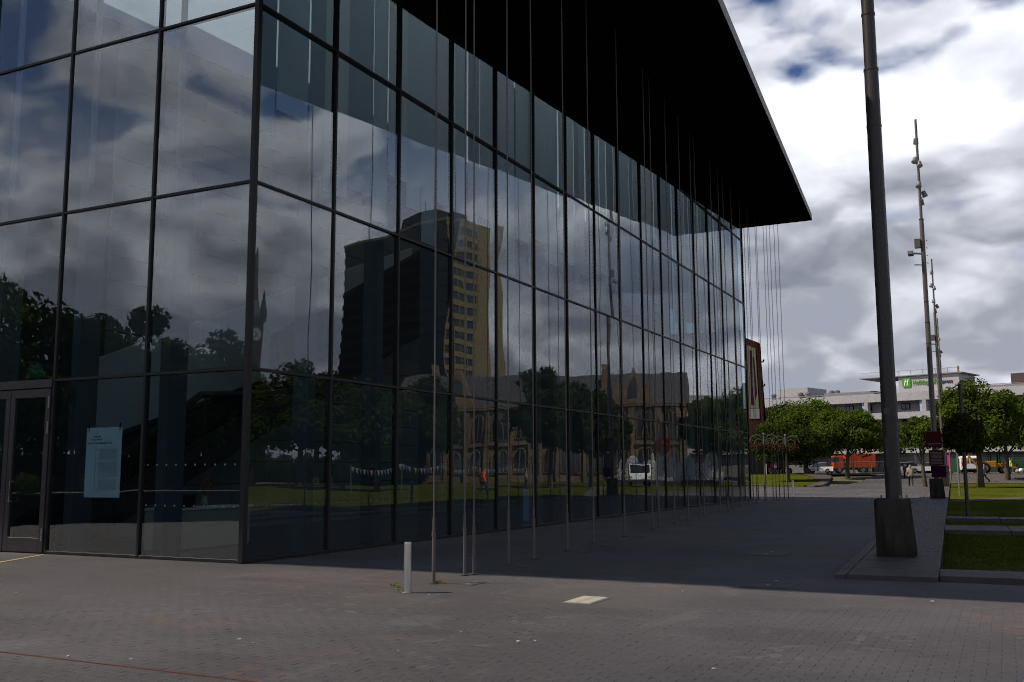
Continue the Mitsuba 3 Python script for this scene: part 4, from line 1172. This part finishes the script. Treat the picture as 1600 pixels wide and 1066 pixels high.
def person(label, loc, rot, h, top, legs, hair=M.hair, stride=.25, arm=.2, hat=None):
    """walking figure; one continuous skin body, clothes as shells over it"""
    k = thing('person', label, 'person'); s = h / 1.75; F = frame(loc, rot, s)
    a = stride
    hipL, hipR = (0, .09, .92), (0, -.09, .92)
    kL, kR = (a * .55, .1, .5), (-a * .25, -.1, .49)
    aL, aR = (a * .85, .1, .09), (-a * 1.0, -.1, .14)
    shL, shR = (0.01, .19, 1.43), (0.01, -.19, 1.43)
    eL, eR = (-arm * .5, .25, 1.15), (arm * .45, -.25, 1.15)
    wL, wR = (-arm * .5 + .08, .26, .92), (arm + .12, -.25, .96)
    C = chain
    skin = [C([((0, 0, 1.62), .092), ((.02, 0, 1.66), .085), ((.03, 0, 1.57), .06)]), C([((0, 0, 1.54), .055), ((0, 0, 1.43), .065)]), m3.Manifold.sphere(.018, 10).translate((.105, 0, 1.61)), m3.Manifold.sphere(.022, 10).translate((0, .09, 1.62)), m3.Manifold.sphere(.022, 10).translate((0, -.09, 1.62)),
            C([((0, .1, 1.40), .09), ((0, -.1, 1.40), .09), ((0, .08, 1.0), .1), ((0, -.08, 1.0), .1)])]
    for A, E_, W_ in ((shL, eL, wL), (shR, eR, wR)):
        skin += [C([(A, .05), (E_, .042)]), C([(E_, .042), (W_, .03)])]
        W_ = np.array(W_)
        skin += [C([(W_, .028), (W_ + [.02, 0, -.07], .032)])]
        for q in range(4):
            o = np.array([.045 - .022 * q, 0, -.09]); skin += [C([(W_ + [.02, 0, 0] + o, .011), (W_ + o * [1.1, 1, 1] + [.03, 0, -.065 + .008 * abs(q - 1)], .009)])]
        skin += [C([(W_ + [.04, 0, -.05], .013), (W_ + [.075, 0, -.085], .010)])]
    for A, K_, N_ in ((hipL, kL, aL), (hipR, kR, aR)): skin += [C([(A, .08), (K_, .055)]), C([(K_, .052), (N_, .036)])]
    t = union(skin, .04); t.apply_transform(F); put(k + '__body', t, M.skin, True)
    tp = [C([((0, .14, 1.41), .085), ((0, -.14, 1.41), .085), ((-.01, .1, 1.15), .115), ((-.01, -.1, 1.15), .115)]), C([((-.01, .1, 1.15), .115), ((-.01, -.1, 1.15), .115), ((0, .1, .88), .125), ((0, -.1, .88), .125)])]
    for A, E_, W_ in ((shL, eL, wL), (shR, eR, wR)): tp += [C([(A, .078), (E_, .06)]), C([(E_, .06), (np.array(W_) + [0, 0, .02], .045)])]
    t = union(tp, .05); t.apply_transform(F); put(k + '__jacket', t, top, True)
    lg = [C([((0, .08, .95), .105), ((0, -.08, .95), .105), ((0, .08, .86), .1), ((0, -.08, .86), .1)])]
    for A, K_, N_ in ((hipL, kL, aL), (hipR, kR, aR)): lg += [C([(A, .1), (K_, .075)]), C([(K_, .075), (np.array(N_) + [0, 0, .02], .06)])]
    t = union(lg, .05); t.apply_transform(F); put(k + '__trousers', t, legs, True)
    for N_ in (aL, aR):
        N_ = np.array(N_); t = union([C([(N_ + [0, 0, -.03], .05), (N_ + [-.03, 0, -.045], .045), (N_ + [.15, 0, -.055], .035)])], .04, 3); t.apply_transform(F); put(k + '__shoe', t, M.black, True)
    t = union([C([((-.015, 0, 1.665), .098), ((-.04, 0, 1.60), .085)])], .03, 3); t.apply_transform(F); put(k + '__hair' if hat is None else k + '__helmet', t, hair if hat is None else hat, True)


def gp(x, y, dz=0): return (x, y, float(hz(x)) + dz)


person('man walking away in a beige jacket and dark trousers on the far paving', gp(81.2, -4.25), 0.2, 1.86, M.beige, M.charcoal, M.grey_hair, .3, .2)
person('person in dark clothes walking left of the man in beige', gp(104, -1.9), 0.3, 1.8, M.navy, M.black)
person('person with a pale blue top half hidden by the red banners of the mast', gp(93, -5.55), 2.9, 1.75, M.pale_blue, M.charcoal, M.grey_hair)
person('person in dark clothes striding past the digger', gp(98, -9.9), 1.9, 1.8, M.charcoal, M.navy, stride=.42)
person('worker in yellow high visibility jacket and white helmet by the green fence', gp(113, -12.2), 2.5, 1.8, M.hivis, M.navy, hat=M.sign_white)
person('person in a bright orange top walking on the lawn, mirrored', (52.7, -23.1, -.05), 0.6, 1.8, M.hiorange, M.charcoal)
person('person in grey standing on the lawn, mirrored right of the orange one', (58.5, -22.2, -.05), 0.9, 1.75, M.mid_grey, M.jeans, stride=.1)
person('dark figure mirrored in the glass door above the planter', (-16.8, 27.7, 0), 2.0, 1.8, M.navy, M.black, stride=.08)

# ------------------------------------------------------------------ street bits: fences, banner, benches
P = thing('mesh_fence', 'galvanised temporary mesh fence along the far street on the left', 'fence')
def fence(P, A, Bp, n, h, mat, z):
    A, Bp = np.array(A, float), np.array(Bp, float)
    for i in range(n + 1):
        q = A + (Bp - A) * i / n
        MB().tube([(*q, z), (*q, z + h)], .035, 6).put(P + '__post', M.galv)
    for i in range(n):
        q0, q1 = A + (Bp - A) * (i + .03) / n, A + (Bp - A) * (i + .97) / n
        mb = MB()
        for zz in (z + .15, z + h - .03): mb.tube([(*q0, zz), (*q1, zz)], .025, 5)
        for j in range(14):
            q = q0 + (q1 - q0) * (j + .5) / 14; mb.tube([(*q, z + .15), (*q, z + h - .03)], .008, 4, False)
        mb.put(P + '__mesh_panel', mat)
fence(P, (121.5, 10.4), (122.3, 1.5), 4, 1.5, M.galv, .9)
P = thing('site_fence', 'green screened site fence behind the right lawn', 'fence')
fence(P, (123.5, -5.0), (121.0, -20.0), 6, 1.9, M.fence_green, .9)
MB().box(-7.4, 7.4, -.02, .02, .15, 1.75, frame((122.5, -12.6, .9), 1.736)).put(P + '__screen_sheet', M.fence_green)
P = thing('banner_sign', 'tall pink and purple banner sign on the right of the second mast', 'banner')
F = frame((116.3, -5.45, .9), 0.05)
MB().cbox(-.03, .03, -.42, .12, .1, 2.2, .01, F).put(P + '__panel', M.magenta)
MB().cbox(-.03, .03, .13, .32, .1, 2.2, .01, F).put(P + '__side_panel', M.banner_purple)
MB().box(-.035, .035, -.40, .10, .3, .5, F).put(P + '__print', M.sign_white)
MB().box(-.2, .2, -.45, .35, 0, .1, F).put(P + '__foot', M.dark_grey)
for i, (x, y, w, mat, lab) in enumerate([(121.5, 16.6, 1.1, M.magenta, 'bright pink red kiosk board under the left trees'), (121.8, 15.2, 1.2, M.brown, 'dark red kiosk board right of the pink red one'), (121.2, 18.8, 1.4, M.terracotta, 'brown kiosk board left of the pink red one')]):
    P = thing('kiosk_board', lab, 'board')
    MB().cbox(x, x + .1, y - w / 2, y + w / 2, 1.5, 3.0, .02).put(P + '__panel', mat)
    for s in (-1, 1): MB().tube([(x + .05, y + s * w * .4, .85), (x + .05, y + s * w * .4, 1.5)], .05, 6).put(P + '__leg', M.galv)
P = thing('hedge', 'low dark clipped hedge below the left trees by the street', 'hedge')
lm_ = MB()
for y in np.arange(13.5, 20, .5): foliage(lm_, (118.5, y, 1.25), (.5, .4, .45), 160, .12, fr_)
lm_.put(P, M.leaf_b)
P = thing('site_rubble', 'white and red bags and barriers heaped at the site by the digger', 'barrier')
for i in range(7):
    x, y = 112.5 + fr_.uniform(-.5, .5), -13.0 - i * .35
    MB().ball((x, y, 1.1 + fr_.uniform(0, .2)), (.3, .25, .25), 2).put(P + '__bag', [M.flag_white, M.sign_white, M.flower_pink][i % 3], True)
for i, (x, y, lab) in enumerate([(101, -6.6, 'slim pale lamp post beyond the third mast'), (114.2, 4.9, 'slim grey lamp post beside the rounded tree'), (128, 2.7, 'slim grey lamp post in front of the purple coach')]):
    P = thing('lamp_post', lab, 'lamp post'); g0 = float(hz(x))
    MB().tube([(x, y, g0), (x, y, g0 + 1.1), (x, y, g0 + 1.11), (x, y, g0 + 4.6)], [.09, .09, .06, .05], 10).put(P + '__post', M.galv)
    m = trimesh.creation.revolve(np.array([[0, 4.6], [.12, 4.6], [.2, 4.85], [.25, 4.9], [.1, 5.0], [0, 5.0]]), sections=14); m.apply_translation([x, y, g0]); put(P + '__lantern', m, M.lamp_glass, 30)

# ------------------------------------------------------------------ what the right glass front mirrors: hall, clock tower, tower block, fountain, bunting
def local(P0, P1):
    e = np.array(P1, float) - np.array(P0, float); L = np.hypot(*e); e /= L; n = np.array([e[1], -e[0]])
    return np.array([[e[0], n[0], 0, P0[0]], [e[1], n[1], 0, P0[1]], [0, 0, 1, 0], [0, 0, 0, 1.0]]), L


def arch(w, h, n=8):
    """pointed arch outline, width w, springing at 0.6 h"""
    sp = h * .6; pts = [(-w / 2, 0), (w / 2, 0)]
    for t in np.linspace(0, 1, n): pts.append((w / 2 * (1 - t ** 1.6), sp + (h - sp) * math.sin(t * math.pi / 2)))
    for t in np.linspace(1, 0, n)[1:]: pts.append((-w / 2 * (1 - t ** 1.6), sp + (h - sp) * math.sin(t * math.pi / 2)))
    return pts


P = thing('gothic_hall', 'long sandstone gothic town hall with arched windows and gables, mirrored in the glass', 'building')
MG, LG = local((100.5, -22), (91.0, -57.0))       # local x along the front (away from the right), y = normal side; front faces -y local? checked below
cen = (MG @ [LG / 2, 1, 0, 1])[:2] - (MG @ [LG / 2, 0, 0, 1])[:2]
SGN = 1.0 if np.dot(cen, np.array([-.9, .4])) > 0 else -1.0     # +SGN*y points towards the square


def gbox(mb, x0, x1, y0, y1, z0, z1):
    a, b = sorted((y0 * SGN, y1 * SGN)); return mb.box(x0, x1, a, b, z0, z1, MG)


def gprism(mb, poly, y0, y1):
    a, b = sorted((y0 * SGN, y1 * SGN)); return mb.prism(poly, a, b, MG)


gbox(MB(), 0, LG, -12, 0, 0, 9.2).put(P + '__wall', M.sandstone)
gbox(MB(), -.1, LG + .1, -.1, .35, 4.55, 4.85).put(P + '__string_course', M.sandstone); gbox(MB(), -.1, LG + .1, -.1, .45, 9.0, 9.5).put(P + '__cornice', M.sandstone)
rf = MB()
v = [(MG @ [x, y * SGN, z, 1])[:3] for x, y, z in ((-.3, .5, 9.3), (LG + .3, .5, 9.3), (LG + .3, -6, 13.6), (-.3, -6, 13.6), (-.3, -12.5, 9.3), (LG + .3, -12.5, 9.3))]
rf.add(v, [[0, 1, 2, 3], [3, 2, 5, 4]]).add([v[0], v[3], v[4]], [[0, 1, 2]]).add([v[1], v[5], v[2]], [[0, 1, 2]]).put(P + '__roof', M.slate)
for x in np.arange(1.8, LG - 1, 2.9):
    for z0, w, h in ((1.2, 1.5, 2.9), (5.4, 1.35, 3.1)):
        k = gprism(MB(), [(x + a * 1.25, z0 - .1 + b * 1.08) for a, b in arch(w, h)], 0.0, .16).put(P + '__window', M.sandstone)
        gprism(MB(), [(x + a, z0 + b) for a, b in arch(w, h)], .14, .18).put(k + '__pane', M.far_glass)
        gbox(MB(), x - .06, x + .06, .17, .24, z0, z0 + h * .95).put(k + '__stone_mullion', M.sandstone)
for x in np.arange(0.3, LG, 2.9):
    gbox(MB(), x - .22, x + .22, 0, .55, 0, 8.8).put(P + '__buttress', M.sandstone)
for x, w, h in ((6, 5.2, 13.6), (17, 4.6, 12.8), (28, 5.2, 13.8)  ):
    k = gprism(MB(), [(x - w / 2, 9.2), (x + w / 2, 9.2), (x + .15, h), (x - .15, h)], -1.5, .4).put(P + '__gable', M.sandstone)
    gprism(MB(), [(x + a, 10.0 + b) for a, b in arch(1.3, 2.6)], .38, .46).put(k + '__pane', M.far_glass)
    gbox(MB(), x + w / 2 + .4, x + w / 2 + 1.5, -4, -3, 10, h + 1.0).put(P + '__chimney', M.sandstone)
P = thing('clock_tower', 'slender gothic clock tower with spire, mirrored at the glass corner', 'tower')
cx, cy = 98.7, -87.9
MB().box(cx - 1.45, cx + 1.45, cy - 1.45, cy + 1.45, 0, 24).put(P + '__shaft', M.soot_stone)
MB().box(cx - 1.65, cx + 1.65, cy - 1.65, cy + 1.65, 23.6, 24.4).put(P + '__cornice', M.soot_stone)
ap = np.array([cx, cy, 35.0]); q = np.array([[cx - 1.15, cy - 1.15, 24.4], [cx + 1.15, cy - 1.15, 24.4], [cx + 1.15, cy + 1.15, 24.4], [cx - 1.15, cy + 1.15, 24.4]])
MB().add(np.vstack([q, ap]), [[0, 1, 4], [1, 2, 4], [2, 3, 4], [3, 0, 4]]).put(P + '__spire', M.slate)
for a in (-1, 1):
    for b in (-1, 1):
        c = np.array([cx + a * 1.35, cy + b * 1.35]); q = np.array([[*(c + [-.4, -.4]), 24.4], [*(c + [.4, -.4]), 24.4], [*(c + [.4, .4]), 24.4], [*(c + [-.4, .4]), 24.4]])
        MB().add(np.vstack([q, [[*c, 28.5]]]), [[0, 1, 4], [1, 2, 4], [2, 3, 4], [3, 0, 4]]).put(P + '__pinnacle', M.soot_stone)
for (nx, ny) in ((-1, 0), (0, 1)):
    c0 = np.array([cx + nx * 1.47, cy + ny * 1.47, 21.5]); k = MB().tube([c0, c0 + np.array([nx, ny, 0]) * .12], 1.0, 24).put(P + '__clock_face', M.mid_grey)
    tdir = np.array([-ny, nx, 0.0]); hm = MB()
    for ang, L_ in ((0.6, .55), (2.4, .8)):
        e_ = tdir * math.sin(ang) + np.array([0, 0, 1]) * math.cos(ang); hm.tube([c0 + np.array([nx, ny, 0]) * .15, c0 + np.array([nx, ny, 0]) * .15 + e_ * L_], .07, 4)
    hm.put(k + '__hand', M.black)
    for z in (10, 14.5): MB().box(cx + nx * 1.48 - .05 - abs(ny) * .5, cx + nx * 1.48 + .05 + abs(ny) * .5, cy + ny * 1.48 - .05 - abs(nx) * .5, cy + ny * 1.48 + .05 + abs(nx) * .5, z, z + 2.6).put(P + '__louvre', M.black)

P = thing('tower_block', 'tall office tower with one dark side and one cream sunlit side, mirrored in the glass', 'building')
TC = np.array([176.8, -98.3]); th = math.radians(15)
# corner at TC; dark side runs along a1, sunlit side along a2
a1 = np.array([math.sin(th), -math.cos(th)]); a2 = np.array([math.cos(th), math.sin(th)])
FT = np.array([[a1[0], a2[0], 0, TC[0]], [a1[1], a2[1], 0, TC[1]], [0, 0, 1, 0], [0, 0, 0, 1.0]])
MB().box(0, 38, 0, 13.5, 0, 58, FT).put(P + '__core', M.tower_dark)
for f_ in range(19):
    z = 3.0 * f_ + 1.0
    k = MB().box(-.35, 38, -.35, -.02, z + 1.75, z + 3.0, FT).put(P + '__dark_spandrel', M.tower_dark)
    MB().box(-.36, -.02, -.34, 13.8, z + 1.75, z + 2.95, FT).put(P + '__cream_spandrel', M.tower_stone)
    MB().box(-.05, .0, .8, 8.2, z, z + 1.75, FT).put(P + '__window_band', M.far_glass)
    for y in (0.0, 2.6, 5.3, 8.0): MB().box(-.3, -.01, y, y + .35, z, z + 1.75, FT).put(P + '__pier', M.tower_stone)
MB().box(-.5, .0, 8.4, 13.9, 0, 58.4, FT).put(P + '__cream_wall', M.tower_stone)
MB().box(-.45, 38.3, -.45, 14.1, 58.0, 58.6, FT).put(P + '__parapet', M.tower_stone)
MB().box(6, 18, 2, 9, 58.6, 62, FT).put(P + '__plant_room', M.tower_dark)
for x, h in ((10, 68), (13, 66), (15, 70)): MB().tube([(FT @ [x, 6, 62, 1])[:3], (FT @ [x, 6, h, 1])[:3]], .12, 5).put(P + '__aerial', M.galv)

# fountain: stone rim, jets of white water
P = thing('fountain', 'broad fountain throwing up a low wall of white spray, mirrored past the hall', 'fountain')
fx, fy = 92.3, -21.5
MB().cbox(fx - 1.5, fx + 1.5, fy - 5.2, fy + 5.6, -.05, .35, .03).put(P + '__basin', M.slabstone)
sp = MB(); rs = np.random.default_rng(5)
for j, y in enumerate(np.arange(fy - 4.8, fy + 5.2, .45)):
    hj = 2.1 + 0.7 * math.sin(j * 1.3) + rs.uniform(-.3, .3)
    n = 800; zz = rs.uniform(0, 1, n) ** .8 * hj; rad = .10 + .32 * (1 - zz / hj)
    p = np.column_stack([fx + rs.normal(size=n) * rad, y + rs.normal(size=n) * rad, .35 + zz]); s = rs.uniform(.05, .13, n)[:, None]
    a = rs.normal(size=(n, 3)); a /= np.linalg.norm(a, axis=1, keepdims=True); b = np.cross(a, [0, 0, 1.0]); b /= np.linalg.norm(b, axis=1, keepdims=True) + 1e-9
    V = np.stack([p - b * s * .5, p + [0, 0, .0] - np.array([0, 0, 1]) * s * 1.4, p + b * s * .5, p + np.array([0, 0, 1]) * s * 1.4], 1).reshape(-1, 3)
    sp.add(V, np.arange(len(V)).reshape(-1, 4))
k = sp.put(P + '__spray', M.water_white); labels[k] = {'label': 'white water spray', 'kind': 'stuff'}
# bunting
BP = [(43.0, -29.0), (46.5, -27.3), (50.0, -25.6), (54.0, -24.6), (58.0, -23.8), (62.0, -23.4)]
for i, (x, y) in enumerate(BP):
    P = thing('bunting_pole', f'thin pole holding the bunting on the mirrored lawn, {ORD[i]} from the left', 'pole', 'poles that hold the bunting')
    MB().tube([(x, y, -.05), (x, y, 2.0)], .03, 6).put(P + '__post', M.galv); MB().ball((x, y, 2.02), .05, 1).put(P + '__knob', M.galv)
cols = [M.flag_white, M.flag_white, M.flag_blue, M.flag_white, M.flag_orange, M.flag_white, M.flower_deep]
for i in range(len(BP) - 1):
    P = thing('bunting', f'string of small pennants between poles on the mirrored lawn, {ORD[i]} span from the left', 'bunting', 'bunting strung across the lawn')
    A, Bq = np.array(BP[i]), np.array(BP[i + 1]); line = []
    for t in np.linspace(0, 1, 14): line.append([*(A + (Bq - A) * t), 1.95 - 1.6 * t * (1 - t) * .7])
    MB().tube(line, .008, 4).put(P + '__cord', M.ink)
    dd = (Bq - A) / np.hypot(*(Bq - A))
    for j in range(13):
        c = (np.array(line[j]) + np.array(line[j + 1])) / 2; w = .12
        v = [[c[0] - dd[0] * w, c[1] - dd[1] * w, c[2]], [c[0] + dd[0] * w, c[1] + dd[1] * w, c[2]], [c[0] + .03, c[1] + .02, c[2] - .42]]
        MB().add(v + [[a + .004, b, z] for a, b, z in v], [[0, 1, 2], [3, 5, 4]]).put(P + '__pennant', cols[(j + i) % 7])

# what the left glass front mirrors: a low planter wall with shrubs
P = thing('planter_wall', 'low concrete planter wall mirrored in the doors and the left glass', 'planter')
MP, LP = local((-5.5, 16.4), (-14.5, 8.3))
MB().cbox(0, LP, -.6, .6, 0, .86, .015, MP).put(P + '__wall', M.concrete); MB().cbox(-.05, LP + .05, -.66, .66, .86, .93, .01, MP).put(P + '__coping', M.slabstone)
for q, t in enumerate((.8, 2.3, 4.2)):
    c = (MP @ [t, 0, 0, 1])[:3]; S_ = thing('shrub', f'green shrub mirrored on top of the low planter wall, {ORD[q]} from the left', 'shrub', 'shrubs on the planter wall')
    lm_ = MB(); foliage(lm_, (c[0], c[1], 1.2), (.6, .5, .35), 700, .06, fr_); lm_.put(S_ + '__leaves', M.leaf_a)
    MB().tube([(c[0], c[1], .9), (c[0], c[1], 1.2)], .03, 5).put(S_ + '__stem', M.bark)

P = thing('hedge', 'tall dark hedge below the mirrored trees behind the planter wall', 'hedge')
lm_ = MB()
for t in np.linspace(0, 1, 46):
    foliage(lm_, (2 - 62 * t, 46 - 2 * t, 2.0 + .5 * math.sin(t * 40)), (1.2, 1.1, 2.3), 420, .22, fr_)
lm_.put(P + '__leaves', M.leaf_b); MB().box(-60, 2, 44.3, 45.6, -.1, 2.6).put(P + '__branches', M.bark)
sheet('west_lawn', [(-70, 60), (-70, 22), (-22, 22), (-9, 24), (6, 34), (6, 60)], 0.01, M.grass, label='grass under the trees mirrored in the left glass')

P = thing('hedge', 'long dark hedge mirrored under the trees left of the gothic hall', 'hedge')
lm_ = MB()
for t in np.linspace(0, 1, 60):
    foliage(lm_, (84 + 14 * t, -50 - 46 * t, 1.6 + .4 * math.sin(t * 50)), (1.3, 1.2, 1.9), 330, .22, fr_)
lm_.put(P + '__leaves', M.leaf_b); MB().slab([(84, -49), (98, -95), (98.8, -94.8), (84.8, -48.8)], -.1, 2.2).put(P + '__branches', M.bark)
